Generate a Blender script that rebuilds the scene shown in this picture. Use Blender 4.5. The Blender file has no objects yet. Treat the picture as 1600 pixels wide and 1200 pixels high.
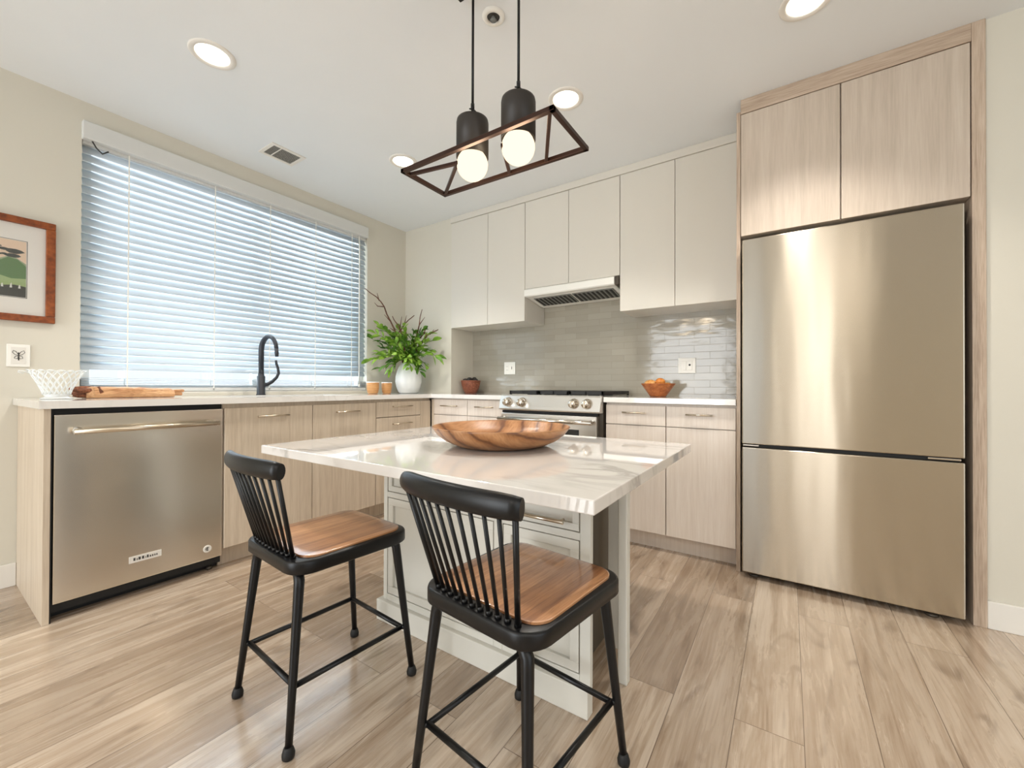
import bpy, bmesh, math, random
from mathutils import Vector, Matrix

SC = bpy.context.scene
COL = SC.collection
PI = math.pi

# ------------------------------------------------------------------ camera
CAM = (3.14643, -2.79863, 0.97982)
YAW, PITCH, ROLL, FPX = -0.589958, 0.0061061, 0.00370, 644.72
fw = Vector((math.sin(YAW)*math.cos(PITCH), math.cos(YAW)*math.cos(PITCH), math.sin(PITCH)))
rt = Vector((math.cos(YAW), -math.sin(YAW), 0.0))
up = rt.cross(fw)
r2 = math.cos(ROLL)*rt + math.sin(ROLL)*up
u2 = -math.sin(ROLL)*rt + math.cos(ROLL)*up
cd = bpy.data.cameras.new('camera')
cam = bpy.data.objects.new('camera', cd)
COL.objects.link(cam)
M = Matrix((r2, u2, -fw)).transposed().to_4x4()
M.translation = Vector(CAM)
cam.matrix_world = M
cd.sensor_width = 36.0
cd.lens = FPX/1600*36.0
cd.clip_start = 0.05
SC.camera = cam

# ------------------------------------------------------------------ world, lights, exposure
SC.view_settings.view_transform = 'Standard'
SC.view_settings.look = 'None'
SC.view_settings.gamma = 1.0
SC.view_settings.use_curve_mapping = False
SC.view_settings.exposure = 0.34

w = bpy.data.worlds.new('World'); SC.world = w
w.use_nodes = True
w.node_tree.nodes['Background'].inputs[0].default_value = (0.80, 0.90, 1.0, 1)
w.node_tree.nodes['Background'].inputs[1].default_value = 1.0

def area(name, loc, direction, sx, sy, power, color, spread=180):
    l = bpy.data.lights.new(name, 'AREA')
    l.shape = 'RECTANGLE'; l.size = sx; l.size_y = sy
    l.energy = power; l.color = color; l.spread = math.radians(spread)
    o = bpy.data.objects.new(name, l); COL.objects.link(o)
    o.location = loc
    o.rotation_euler = Vector(direction).to_track_quat('-Z', 'Y').to_euler()
    return o

area('window_daylight', (-0.45, -1.35, 1.75), (1, 0, -0.12), 3.0, 2.4, 135, (0.78, 0.91, 1.0))
area('patio_daylight', (1.15, -6.75, 1.25), (0, 1, 0), 1.9, 2.4, 95, (0.93, 0.97, 1.0))
area('streak_fill', (3.33, -6.75, 1.25), (0, 1, 0), 0.75, 2.3, 22, (1.0, 0.98, 0.94))  # added behind the rear slots to brighten streaks reflected in the refrigerator
area('side_fill', (6.75, -3.6, 1.4), (-1, 0, 0), 3.2, 2.2, 22, (0.92, 0.975, 1.0))  # unseen fill added from the right to even out the light
for lx, ly in ((5.4, -3.4), (5.4, -5.0), (1.6, -4.8), (3.6, -4.2)):       # fill lights added out of view to brighten the dishwasher's reflection
    area('living_fill', (lx, ly, 2.47), (0, 0, -1), 0.6, 0.6, 12, (1.0, 0.91, 0.80))

# ------------------------------------------------------------------ materials
def lin(c):
    return tuple(((x/255.0)/12.92 if x/255.0 <= 0.04045 else ((x/255.0+0.055)/1.055)**2.4) for x in c) + (1,)

def base_mat(name, col, rough=0.5, metal=0.0, spec=0.5, coat=0.0):
    m = bpy.data.materials.new(name); m.use_nodes = True
    nt = m.node_tree; b = nt.nodes['Principled BSDF']
    b.inputs['Base Color'].default_value = lin(col)
    b.inputs['Roughness'].default_value = rough
    b.inputs['Metallic'].default_value = metal
    b.inputs['Specular IOR Level'].default_value = spec
    b.inputs['Coat Weight'].default_value = coat
    b.inputs['Coat IOR'].default_value = 1.5
    b.inputs['Coat Roughness'].default_value = 0.05
    return m, nt, b

def N(nt, t, **kw):
    n = nt.nodes.new(t)
    for k, v in kw.items():
        setattr(n, k, v)
    return n

def coords(nt, scale=(1, 1, 1), rot=(0, 0, 0), kind='Object', loc=(0, 0, 0)):
    tc = N(nt, 'ShaderNodeTexCoord'); mp = N(nt, 'ShaderNodeMapping')
    mp.inputs['Scale'].default_value = scale; mp.inputs['Rotation'].default_value = rot
    mp.inputs['Location'].default_value = loc
    nt.links.new(tc.outputs[kind], mp.inputs['Vector'])
    return mp.outputs['Vector']

def noise(nt, vec, scale=5, detail=4, rough=0.55, dist=0.0):
    n = N(nt, 'ShaderNodeTexNoise')
    n.inputs['Scale'].default_value = scale; n.inputs['Detail'].default_value = detail
    n.inputs['Roughness'].default_value = rough; n.inputs['Distortion'].default_value = dist
    nt.links.new(vec, n.inputs['Vector'])
    return n.outputs['Fac']

def ramp(nt, fac, stops):
    r = N(nt, 'ShaderNodeValToRGB')
    el = r.color_ramp.elements
    while len(el) < len(stops):
        el.new(0.5)
    for e, (p, c) in zip(el, stops):
        e.position = p; e.color = lin(c)
    nt.links.new(fac, r.inputs['Fac'])
    return r.outputs['Color']

def bump(nt, b, fac, strength=0.1, dist=0.01):
    bp = N(nt, 'ShaderNodeBump')
    bp.inputs['Strength'].default_value = strength; bp.inputs['Distance'].default_value = dist
    nt.links.new(fac, bp.inputs['Height']); nt.links.new(bp.outputs['Normal'], b.inputs['Normal'])

def mixc(nt, fac, a, b, mode='MIX'):
    n = N(nt, 'ShaderNodeMix', data_type='RGBA', blend_type=mode)
    if isinstance(fac, float): n.inputs[0].default_value = fac
    else: nt.links.new(fac, n.inputs[0])
    for s, v in ((6, a), (7, b)):
        if isinstance(v, tuple): n.inputs[s].default_value = v
        else: nt.links.new(v, n.inputs[s])
    return n.outputs[2]

def paint(name, col, rough=0.6, var=3):
    m, nt, b = base_mat(name, col, rough, spec=0.3)
    f = noise(nt, coords(nt), 1.3, 3)
    d = tuple(max(0, c-var) for c in col)
    nt.links.new(ramp(nt, f, [(0.3, d), (0.7, col)]), b.inputs['Base Color'])
    f2 = noise(nt, coords(nt), 220, 2)
    bump(nt, b, f2, 0.04, 0.002)
    return m

def wood(name, dark, mid, light, grain=(26, 26, 1.3), rough=0.45, streak=0.5, bump_s=0.05, coat=0.0, spec=0.4):
    m, nt, b = base_mat(name, mid, rough, spec=spec, coat=coat)
    v = coords(nt, grain)
    f = noise(nt, v, 2.0, 6, 0.6, 0.3)
    f2 = noise(nt, coords(nt, tuple(g*7 for g in grain)), 1.6, 3, 0.5)
    mx = N(nt, 'ShaderNodeMath', operation='MULTIPLY_ADD')
    nt.links.new(f2, mx.inputs[0]); mx.inputs[1].default_value = streak
    nt.links.new(f, mx.inputs[2])
    sb = N(nt, 'ShaderNodeMath', operation='SUBTRACT'); nt.links.new(mx.outputs[0], sb.inputs[0]); sb.inputs[1].default_value = streak*0.5
    nt.links.new(ramp(nt, sb.outputs[0], [(0.25, dark), (0.5, mid), (0.75, light)]), b.inputs['Base Color'])
    bump(nt, b, f2, bump_s, 0.002)
    return m

def steel(name, col, rough=0.24, wave=0.0, grain=(1, 1, 90), aniso=0.0, metal=1.0):
    m, nt, b = base_mat(name, col, rough, metal)
    f = noise(nt, coords(nt, grain), 6, 3)
    r = N(nt, 'ShaderNodeMapRange'); r.inputs['To Min'].default_value = rough*0.97; r.inputs['To Max'].default_value = rough*1.03
    nt.links.new(f, r.inputs['Value']); nt.links.new(r.outputs['Result'], b.inputs['Roughness'])
    b.inputs['Anisotropic'].default_value = aniso
    if aniso:
        tg = N(nt, 'ShaderNodeTangent'); tg.direction_type = 'RADIAL'; tg.axis = 'Z'
        nt.links.new(tg.outputs[0], b.inputs['Tangent'])
        b.inputs['Anisotropic Rotation'].default_value = 0.25
    if wave:
        g = noise(nt, coords(nt, (1, 1, 0.12)), 5.0, 2, 0.4)
        bump(nt, b, g, wave, 0.05)
    return m

def emit(name, col, strength):
    m = bpy.data.materials.new(name); m.use_nodes = True
    nt = m.node_tree; nt.nodes.clear()
    e = N(nt, 'ShaderNodeEmission'); o = N(nt, 'ShaderNodeOutputMaterial')
    e.inputs[0].default_value = lin(col); e.inputs[1].default_value = strength
    nt.links.new(e.outputs[0], o.inputs[0])
    return m

MT = {}
MT['wall'] = paint('wall_paint', (215, 210, 196))
MT['ceil'] = paint('ceiling_paint', (234, 237, 238))
MT['trimwhite'] = paint('white_trim_paint', (232, 228, 220), 0.4)
MT['greige'] = paint('greige_satin_cabinet', (216, 211, 200), 0.28, 1)
MT['island'] = paint('cream_cabinet_paint', (218, 215, 205), 0.38)
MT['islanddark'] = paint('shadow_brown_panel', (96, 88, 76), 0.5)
MT['lam'] = wood('light_oak_laminate', (190, 173, 152), (206, 190, 169), (216, 202, 183), (24, 24, 1.0), 0.42)
MT['lampale'] = wood('pale_oak_laminate', (220, 207, 194), (228, 216, 204), (235, 225, 214), (24, 24, 1.0), 0.42)
MT['lamtall'] = wood('beige_oak_laminate', (184, 170, 153), (196, 181, 165), (204, 191, 175), (18, 18, 0.8), 0.42)
MT['taupe'] = wood('taupe_oak_panel', (164, 143, 124), (188, 168, 148), (204, 186, 167), (20, 20, 1.0), 0.45, 0.8)
MT['taupeh'] = wood('taupe_oak_fascia', (164, 143, 124), (186, 166, 146), (202, 184, 165), (1.0, 20, 20), 0.45, 0.8)
MT['steel'] = steel('brushed_stainless_fridge', (192, 182, 166), 0.22, 0.06, (1, 1, 60), 1.0)
MT['steeldw'] = steel('brushed_stainless_dishwasher', (224, 218, 208), 0.22, 0.02, (1, 1, 90), 0.5)
MT['steelr'] = steel('brushed_stainless_range', (222, 220, 216), 0.28, 0.0, (1, 1, 60))
MT['chrome'] = steel('polished_handle_metal', (214, 206, 194), 0.16)
MT['nickel'] = steel('satin_nickel', (205, 192, 172), 0.28)
MT['black'], _, _ = base_mat('matte_black_metal', (12, 12, 13), 0.36, spec=0.35)
MT['blackgap'], _, _ = base_mat('black_plastic', (14, 14, 14), 0.6)
MT['iron'], _, _ = base_mat('black_cast_iron', (20, 20, 20), 0.55)
MT['faucet'], _, _ = base_mat('matte_black_faucet', (38, 40, 46), 0.38)
MT['glassblack'], _, _ = base_mat('dark_oven_glass', (16, 17, 20), 0.06)
MT['bronze'] = steel('dark_bronze_frame', (62, 42, 34), 0.38, metal=0.7)
MT['shade'], _, _ = base_mat('brown_black_shade', (40, 34, 29), 0.5)
MT['bulb'] = emit('warm_opal_glass', (255, 232, 196), 1.25)
MT['led'] = emit('warm_downlight_lens', (255, 244, 222), 3.0)
MT['plastic'], _, _ = base_mat('white_plastic_plate', (240, 238, 230), 0.35)
MT['pod'], _, _ = base_mat('dark_dried_pod_skin', (34, 28, 26), 0.5)
MT['dark'], _, _ = base_mat('dark_slot', (60, 58, 55), 0.6)
MT['grey'], _, _ = base_mat('grey_filter', (120, 120, 114), 0.5)
MT['porcelain'], _, _ = base_mat('white_ceramic_vase', (240, 240, 238), 0.32)
MT['orangewood'] = wood('tan_turned_wood', (176, 120, 68), (200, 146, 92), (216, 166, 110), (3, 3, 30), 0.4)
MT['boardwood'] = wood('rustic_board_wood', (160, 108, 70), (206, 156, 110), (224, 180, 136), (18, 2.0, 18), 0.5, 0.9)
MT['bark'] = wood('board_bark_edge', (74, 44, 30), (120, 70, 44), (160, 100, 66), (10, 10, 10), 0.7, 0.9)
MT['copper'] = wood('reddish_woven_basket', (84, 44, 30), (128, 70, 46), (166, 104, 76), (40, 40, 60), 0.5, 0.9)
MT['redbowl'] = wood('reddish_carved_bowl', (126, 66, 26), (164, 92, 42), (190, 120, 66), (12, 12, 20), 0.4, 0.8)
MT['bun'] = wood('golden_bread_crust', (190, 120, 52), (220, 158, 84), (240, 200, 140), (14, 14, 14), 0.5, 0.6)
MT['bunred'] = wood('orange_bread_crust', (180, 92, 30), (214, 130, 52), (232, 168, 90), (14, 14, 14), 0.45, 0.6)
MT['twig'] = wood('brown_twig_bark', (62, 36, 26), (98, 62, 46), (126, 86, 66), (20, 20, 20), 0.7)
MT['walnutframe'] = wood('chestnut_picture_frame', (92, 42, 14), (132, 66, 26), (158, 86, 40), (16, 4, 4), 0.35, 0.8)
MT['mat'], _, _ = base_mat('white_picture_mat', (226, 222, 214), 0.7)
MT['basesteel'], _, _ = base_mat('appliance_side_grey', (74, 66, 56), 0.4, 0.3)
MT['sinksteel'] = steel('sink_stainless', (170, 172, 174), 0.3)

def leaf_mat(name, c1, c2):
    m, nt, b = base_mat(name, c1, 0.42, spec=0.45)
    nt.links.new(ramp(nt, noise(nt, coords(nt), 14, 2), [(0.35, c1), (0.65, c2)]), b.inputs['Base Color'])
    b.inputs['Transmission Weight'].default_value = 0.0
    b.inputs['Subsurface Weight'].default_value = 0.0
    return m
MT['leaf'] = leaf_mat('leaf_green', (96, 140, 40), (156, 190, 76))
MT['leafd'] = leaf_mat('deep_leaf_green', (54, 94, 30), (104, 146, 48))
MT['stem'] = leaf_mat('stem_green', (58, 74, 32), (84, 100, 44))

# slats: thin white vinyl letting some daylight through
def slat_mat():
    m = bpy.data.materials.new('white_vinyl_slat'); m.use_nodes = True
    nt = m.node_tree; b = nt.nodes['Principled BSDF']
    b.inputs['Base Color'].default_value = lin((200, 210, 218)); b.inputs['Roughness'].default_value = 0.35
    tr = N(nt, 'ShaderNodeBsdfTranslucent'); tr.inputs[0].default_value = lin((214, 232, 244))
    mx = N(nt, 'ShaderNodeMixShader'); mx.inputs[0].default_value = 0.085
    nt.links.new(b.outputs[0], mx.inputs[1]); nt.links.new(tr.outputs[0], mx.inputs[2])
    nt.links.new(mx.outputs[0], nt.nodes['Material Output'].inputs[0])
    return m
MT['slat'] = slat_mat()
MT['valance'] = paint('white_valance', (216, 216, 212), 0.4)

def glass_mat(name, tint=(1, 1, 1, 1), fac=0.06, rough=0.02):
    m = bpy.data.materials.new(name); m.use_nodes = True
    nt = m.node_tree; nt.nodes.clear()
    t = N(nt, 'ShaderNodeBsdfTransparent'); t.inputs[0].default_value = tint
    g = N(nt, 'ShaderNodeBsdfGlossy'); g.inputs['Roughness'].default_value = rough
    mx = N(nt, 'ShaderNodeMixShader'); o = N(nt, 'ShaderNodeOutputMaterial')
    mx.inputs[0].default_value = fac; nt.links.new(t.outputs[0], mx.inputs[1]); nt.links.new(g.outputs[0], mx.inputs[2])
    nt.links.new(mx.outputs[0], o.inputs[0])
    return m
MT['pane'] = glass_mat('clear_window_pane')
m, nt, b = base_mat('clear_wire_glass', (236, 238, 236), 0.12, spec=0.8)
b.inputs['Alpha'].default_value = 1.0
MT['wire'] = m

# floor planks run along Y
def floor_mat():
    m, nt, b = base_mat('oak_plank_floor', (190, 164, 136), 0.34, spec=0.5, coat=0.7)
    b.inputs['Coat IOR'].default_value = 1.75; b.inputs['Coat Roughness'].default_value = 0.17
    tc = N(nt, 'ShaderNodeTexCoord'); sp = N(nt, 'ShaderNodeSeparateXYZ'); cb = N(nt, 'ShaderNodeCombineXYZ')
    nt.links.new(tc.outputs['Object'], sp.inputs[0])
    ad = N(nt, 'ShaderNodeMath', operation='ADD'); ad.inputs[1].default_value = -0.123
    nt.links.new(sp.outputs['X'], ad.inputs[0])
    ay = N(nt, 'ShaderNodeMath', operation='ADD'); ay.inputs[1].default_value = 20.16
    nt.links.new(sp.outputs['Y'], ay.inputs[0])
    nt.links.new(ay.outputs[0], cb.inputs['X']); nt.links.new(ad.outputs[0], cb.inputs['Y'])
    br = N(nt, 'ShaderNodeTexBrick')
    br.offset = 0.37; br.offset_frequency = 2
    br.inputs['Scale'].default_value = 1.0
    br.inputs['Brick Width'].default_value = 1.25; br.inputs['Row Height'].default_value = 0.17
    br.inputs['Mortar Size'].default_value = 0.0013; br.inputs['Mortar Smooth'].default_value = 0.2
    br.inputs['Color1'].default_value = (0, 0, 0, 1); br.inputs['Color2'].default_value = (1, 1, 1, 1)
    br.inputs['Mortar'].default_value = (0.5, 0.5, 0.5, 1); br.inputs['Bias'].default_value = 0.0
    nt.links.new(cb.outputs[0], br.inputs['Vector'])
    # per plank shift of the grain
    sh = N(nt, 'ShaderNodeVectorMath', operation='SCALE'); sh.inputs['Scale'].default_value = 37.0
    nt.links.new(br.outputs['Color'], sh.inputs[0])
    av = N(nt, 'ShaderNodeVectorMath', operation='ADD')
    nt.links.new(tc.outputs['Object'], av.inputs[0]); nt.links.new(sh.outputs[0], av.inputs[1])
    def mapped(s):
        mp = N(nt, 'ShaderNodeMapping'); mp.inputs['Scale'].default_value = s
        nt.links.new(av.outputs[0], mp.inputs['Vector']); return mp.outputs['Vector']
    g1 = noise(nt, mapped((13, 1.1, 1)), 1.6, 6, 0.62, 0.9)
    g2 = noise(nt, mapped((95, 3.0, 1)), 1.5, 4, 0.6, 0.4)
    g3 = noise(nt, mapped((5.5, 1.7, 1)), 1.3, 2, 0.5, 1.8)
    c = ramp(nt, g1, [(0.26, (150, 129, 108)), (0.42, (188, 168, 147)), (0.56, (206, 189, 170)), (0.76, (220, 206, 190))])
    tint = ramp(nt, br.outputs['Color'], [(0.0, (206, 198, 190)), (0.5, (236, 232, 228)), (1.0, (255, 254, 252))])
    c = mixc(nt, 1.0, c, tint, 'MULTIPLY')
    fine = ramp(nt, g2, [(0.32, (208, 194, 180)), (0.55, (255, 255, 255))])
    c = mixc(nt, 0.5, c, fine, 'MULTIPLY')
    knot = ramp(nt, g3, [(0.24, (150, 132, 116)), (0.40, (255, 255, 255))])
    c = mixc(nt, 0.7, c, knot, 'MULTIPLY')
    c = mixc(nt, br.outputs['Fac'], c, lin((112, 92, 75)))
    nt.links.new(c, b.inputs['Base Color'])
    r = N(nt, 'ShaderNodeMapRange'); r.inputs['To Min'].default_value = 0.20; r.inputs['To Max'].default_value = 0.34
    nt.links.new(g1, r.inputs['Value']); nt.links.new(r.outputs[0], b.inputs['Roughness'])
    bump(nt, b, g2, 0.04, 0.003)
    return m
MT['floor'] = floor_mat()

def quartz(name, base, vein, scale, amount, rough=0.07):
    m, nt, b = base_mat(name, base, rough, spec=0.5, coat=0.6)
    b.inputs['Coat IOR'].default_value = 1.75; b.inputs['Coat Roughness'].default_value = 0.02
    v = coords(nt, (1, 1, 1))
    d = N(nt, 'ShaderNodeTexNoise'); d.inputs['Scale'].default_value = scale; d.inputs['Detail'].default_value = 6
    d.inputs['Distortion'].default_value = 1.6
    nt.links.new(coords(nt, (1.0, 2.2, 1), (0, 0, 0.5)), d.inputs['Vector'])
    s = N(nt, 'ShaderNodeMath', operation='SUBTRACT'); nt.links.new(d.outputs['Fac'], s.inputs[0]); s.inputs[1].default_value = 0.5
    a = N(nt, 'ShaderNodeMath', operation='ABSOLUTE'); nt.links.new(s.outputs[0], a.inputs[0])
    vein_c = ramp(nt, a.outputs[0], [(0.0, vein), (0.012, vein), (0.05, base)])
    msk = ramp(nt, noise(nt, v, scale*0.9, 2), [(0.45, (0, 0, 0)), (0.62, (255, 255, 255))])
    mm = N(nt, 'ShaderNodeMath', operation='MULTIPLY'); nt.links.new(msk, mm.inputs[0]); mm.inputs[1].default_value = amount
    c = mixc(nt, mm.outputs[0], lin(base), vein_c)
    sp = ramp(nt, noise(nt, v, 60, 3), [(0.35, tuple(x-7 for x in base)), (0.65, base)])
    nt.links.new(c, b.inputs['Base Color'])
    return m
MT['quartz'] = quartz('white_veined_quartz', (230, 226, 221), (176, 172, 168), 1.6, 0.75, 0.035)
MT['quartzp'] = quartz('white_perimeter_quartz', (238, 235, 230), (214, 210, 204), 2.0, 0.5, 0.1)

def tile_mat():
    m, nt, b = base_mat('greige_glazed_tile', (206, 200, 184), 0.10, spec=0.55)
    tc = N(nt, 'ShaderNodeTexCoord'); sp = N(nt, 'ShaderNodeSeparateXYZ'); cb = N(nt, 'ShaderNodeCombineXYZ')
    nt.links.new(tc.outputs['Object'], sp.inputs[0])
    nt.links.new(sp.outputs['X'], cb.inputs['X']); nt.links.new(sp.outputs['Z'], cb.inputs['Y'])
    br = N(nt, 'ShaderNodeTexBrick'); br.offset = 0.5
    br.inputs['Scale'].default_value = 1.0; br.inputs['Brick Width'].default_value = 0.20; br.inputs['Row Height'].default_value = 0.049
    br.inputs['Mortar Size'].default_value = 0.0012; br.inputs['Mortar Smooth'].default_value = 0.6
    br.inputs['Color1'].default_value = lin((158, 152, 138)); br.inputs['Color2'].default_value = lin((167, 161, 147))
    br.inputs['Mortar'].default_value = lin((148, 142, 128))
    nt.links.new(cb.outputs[0], br.inputs['Vector'])
    nt.links.new(br.outputs['Color'], b.inputs['Base Color'])
    # each handmade tile leans a little its own way
    n2 = noise(nt, coords(nt, (6, 6, 14)), 1.0, 2, 0.5)
    h = N(nt, 'ShaderNodeMath', operation='MULTIPLY_ADD'); nt.links.new(br.outputs['Fac'], h.inputs[0]); h.inputs[1].default_value = -0.5
    nt.links.new(n2, h.inputs[2])
    bump(nt, b, h.outputs[0], 0.35, 0.006)
    return m
MT['tile'] = tile_mat()

def bowl_wood():
    m, nt, b = base_mat('olive_wood_bowl', (176, 120, 72), 0.33, spec=0.45)
    wv = N(nt, 'ShaderNodeTexWave'); wv.wave_type = 'BANDS'; wv.bands_direction = 'X'
    wv.inputs['Scale'].default_value = 2.6; wv.inputs['Distortion'].default_value = 5.0; wv.inputs['Detail'].default_value = 3
    wv.inputs['Detail Scale'].default_value = 1.2
    nt.links.new(coords(nt, (1.4, 0.8, 1.6), (0.2, 0.3, 0.5)), wv.inputs['Vector'])
    c = ramp(nt, wv.outputs['Fac'], [(0.0, (104, 64, 36)), (0.10, (150, 102, 62)), (0.5, (166, 117, 75)), (0.9, (180, 132, 90))])
    f = noise(nt, coords(nt, (60, 8, 20)), 2, 4)
    c = mixc(nt, 0.5, c, ramp(nt, f, [(0.35, (200, 186, 172)), (0.6, (255, 255, 255))]), 'MULTIPLY')
    nt.links.new(c, b.inputs['Base Color'])
    return m
MT['bowl'] = bowl_wood()

def seat_wood(name, cols, seed):
    m, nt, b = base_mat(name, cols[1], 0.3, spec=0.5, coat=1.0); b.inputs['Coat IOR'].default_value = 1.9; b.inputs['Coat Roughness'].default_value = 0.12
    tc = N(nt, 'ShaderNodeTexCoord'); sp = N(nt, 'ShaderNodeSeparateXYZ'); cb = N(nt, 'ShaderNodeCombineXYZ')
    nt.links.new(tc.outputs['Object'], sp.inputs[0])
    ay = N(nt, 'ShaderNodeMath', operation='ADD'); ay.inputs[1].default_value = 3.0+seed
    nt.links.new(sp.outputs['Y'], ay.inputs[0])
    ax = N(nt, 'ShaderNodeMath', operation='ADD'); ax.inputs[1].default_value = 1.0
    nt.links.new(sp.outputs['X'], ax.inputs[0])
    nt.links.new(ay.outputs[0], cb.inputs['X']); nt.links.new(ax.outputs[0], cb.inputs['Y'])
    br = N(nt, 'ShaderNodeTexBrick'); br.offset = 0.43
    br.inputs['Scale'].default_value = 1.0; br.inputs['Brick Width'].default_value = 1.1; br.inputs['Row Height'].default_value = 0.030
    br.inputs['Mortar Size'].default_value = 0.0003
    br.inputs['Color1'].default_value = (0, 0, 0, 1); br.inputs['Color2'].default_value = (1, 1, 1, 1); br.inputs['Mortar'].default_value = (.4, .4, .4, 1)
    nt.links.new(cb.outputs[0], br.inputs['Vector'])
    c = ramp(nt, br.outputs['Color'], [(0.0, cols[0]), (0.5, cols[1]), (1.0, cols[2])])
    g = noise(nt, coords(nt, (60, 4, 4)), 2, 5, 0.6, 0.5)
    c = mixc(nt, 0.8, c, ramp(nt, g, [(0.3, (180, 160, 140)), (0.6, (255, 255, 255))]), 'MULTIPLY')
    nt.links.new(c, b.inputs['Base Color'])
    return m
MT['seat'] = seat_wood('walnut_butcher_block_seat', [(146, 96, 60), (180, 126, 82), (206, 152, 106)], 0)

# ------------------------------------------------------------------ object helpers
def root_loc(o):
    while o.parent: o = o.parent
    return o.location.copy()

class MB:
    """collects shapes in world coordinates and links them as one mesh object"""
    def __init__(self):
        self.bm = bmesh.new(); self.mi = 0
    def _face(self, vs, smooth=False):
        try:
            f = self.bm.faces.new(vs); f.material_index = self.mi; f.smooth = smooth
        except ValueError:
            pass
    def box(self, x0, x1, y0, y1, z0, z1, rot=None, piv=None):
        c = [Vector(p) for p in ((x0, y0, z0), (x1, y0, z0), (x1, y1, z0), (x0, y1, z0), (x0, y0, z1), (x1, y0, z1), (x1, y1, z1), (x0, y1, z1))]
        if rot is not None:
            pv = Vector(piv) if piv else sum(c, Vector())/8
            c = [pv + rot @ (p-pv) for p in c]
        v = [self.bm.verts.new(p) for p in c]
        for f in ((0, 3, 2, 1), (4, 5, 6, 7), (0, 1, 5, 4), (1, 2, 6, 5), (2, 3, 7, 6), (3, 0, 4, 7)):
            self._face([v[i] for i in f])
        return self
    def tube(self, pts, r, n=10, cap=True, flat=None):
        """round (or oval) bar along a path; r a number or one per point; flat=(sx,sz) scales the section"""
        pts = [Vector(p) for p in pts]
        rs = r if isinstance(r, (list, tuple)) else [r]*len(pts)
        rings = []
        prev = None
        for i, p in enumerate(pts):
            a = pts[max(i-1, 0)]; c = pts[min(i+1, len(pts)-1)]
            t = (c-a).normalized()
            if prev is None:
                ref = Vector((0, 0, 1)) if abs(t.z) < 0.9 else Vector((0, 1, 0))
                nx = t.cross(ref).normalized()
            else:
                nx = (prev - t*prev.dot(t)).normalized()
            prev = nx
            ny = t.cross(nx).normalized()
            sx, sy = flat if flat else (1, 1)
            rings.append([self.bm.verts.new(p + (nx*math.cos(2*PI*k/n)*sx + ny*math.sin(2*PI*k/n)*sy)*rs[i]) for k in range(n)])
        for i in range(len(rings)-1):
            for k in range(n):
                self._face([rings[i][k], rings[i][(k+1) % n], rings[i+1][(k+1) % n], rings[i+1][k]], True)
        if cap:
            self._face(list(reversed(rings[0]))); self._face(rings[-1])
        return self
    def lathe(self, prof, cx, cy, z0=0, n=40, axis='z', wob=None, closed=False):
        """prof: list of (radius, height)"""
        rings = []
        for (r, h) in prof:
            ring = []
            if r < 1e-6:
                ring = [self.bm.verts.new(self._ax(0, 0, h, cx, cy, z0, axis))]
            else:
                for k in range(n):
                    a = 2*PI*k/n
                    rr = r*(1 + (wob(a, h) if wob else 0))
                    ring.append(self.bm.verts.new(self._ax(rr*math.cos(a), rr*math.sin(a), h, cx, cy, z0, axis)))
            rings.append(ring)
        for i in range(len(rings)-1):
            A, B = rings[i], rings[i+1]
            for k in range(n):
                if len(A) == 1 and len(B) == 1: break
                if len(A) == 1: self._face([A[0], B[(k+1) % n], B[k]], True)
                elif len(B) == 1: self._face([A[k], A[(k+1) % n], B[0]], True)
                else: self._face([A[k], A[(k+1) % n], B[(k+1) % n], B[k]], True)
        return self
    def _ax(self, u, v, h, cx, cy, cz, axis):
        if axis == 'z': return Vector((cx+u, cy+v, cz+h))
        if axis == 'x': return Vector((cx+h, cy+u, cz+v))
        return Vector((cx+u, cy+h, cz+v))
    def prism(self, outline, z0, z1, holes=None):
        """vertical prism of a 2D outline (x, y)"""
        a = [self.bm.verts.new((x, y, z0)) for x, y in outline]; b = [self.bm.verts.new((x, y, z1)) for x, y in outline]
        n = len(a)
        for i in range(n):
            self._face([a[i], a[(i+1) % n], b[(i+1) % n], b[i]])
        self._face(list(reversed(a))); self._face(b)
        return self
    def ringprism(self, o1, o2, z0, z1):
        """vertical ring between outer and inner outlines with equal counts"""
        n = len(o1)
        V = [[self.bm.verts.new((x, y, z)) for x, y in o] for z in (z0, z1) for o in (o1, o2)]
        a0, i0, a1, i1 = V
        for i in range(n):
            j = (i+1) % n
            self._face([a0[i], a0[j], a1[j], a1[i]]); self._face([i0[j], i0[i], i1[i], i1[j]])
            self._face([a1[i], a1[j], i1[j], i1[i]]); self._face([a0[j], a0[i], i0[i], i0[j]])
        return self
    def poly(self, pts):
        self._face([self.bm.verts.new(p) for p in pts]); return self
    def build(self, name, mats, parent=None, bevel=0.0, seg=2, smooth=False):
        if parent is not None:
            off = root_loc(parent)
            bmesh.ops.translate(self.bm, verts=self.bm.verts, vec=-off)
        bmesh.ops.recalc_face_normals(self.bm, faces=self.bm.faces)
        me = bpy.data.meshes.new(name)
        self.bm.to_mesh(me); self.bm.free()
        for mm in (mats if isinstance(mats, (list, tuple)) else [mats]):
            me.materials.append(mm)
        o = bpy.data.objects.new(name, me); COL.objects.link(o)
        if parent is not None: o.parent = parent
        if smooth:
            for p in me.polygons: p.use_smooth = True
        if bevel:
            md = o.modifiers.new('bevel', 'BEVEL'); md.width = bevel; md.segments = seg; md.limit_method = 'ANGLE'
            md.angle_limit = math.radians(40)
        return o

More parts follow.
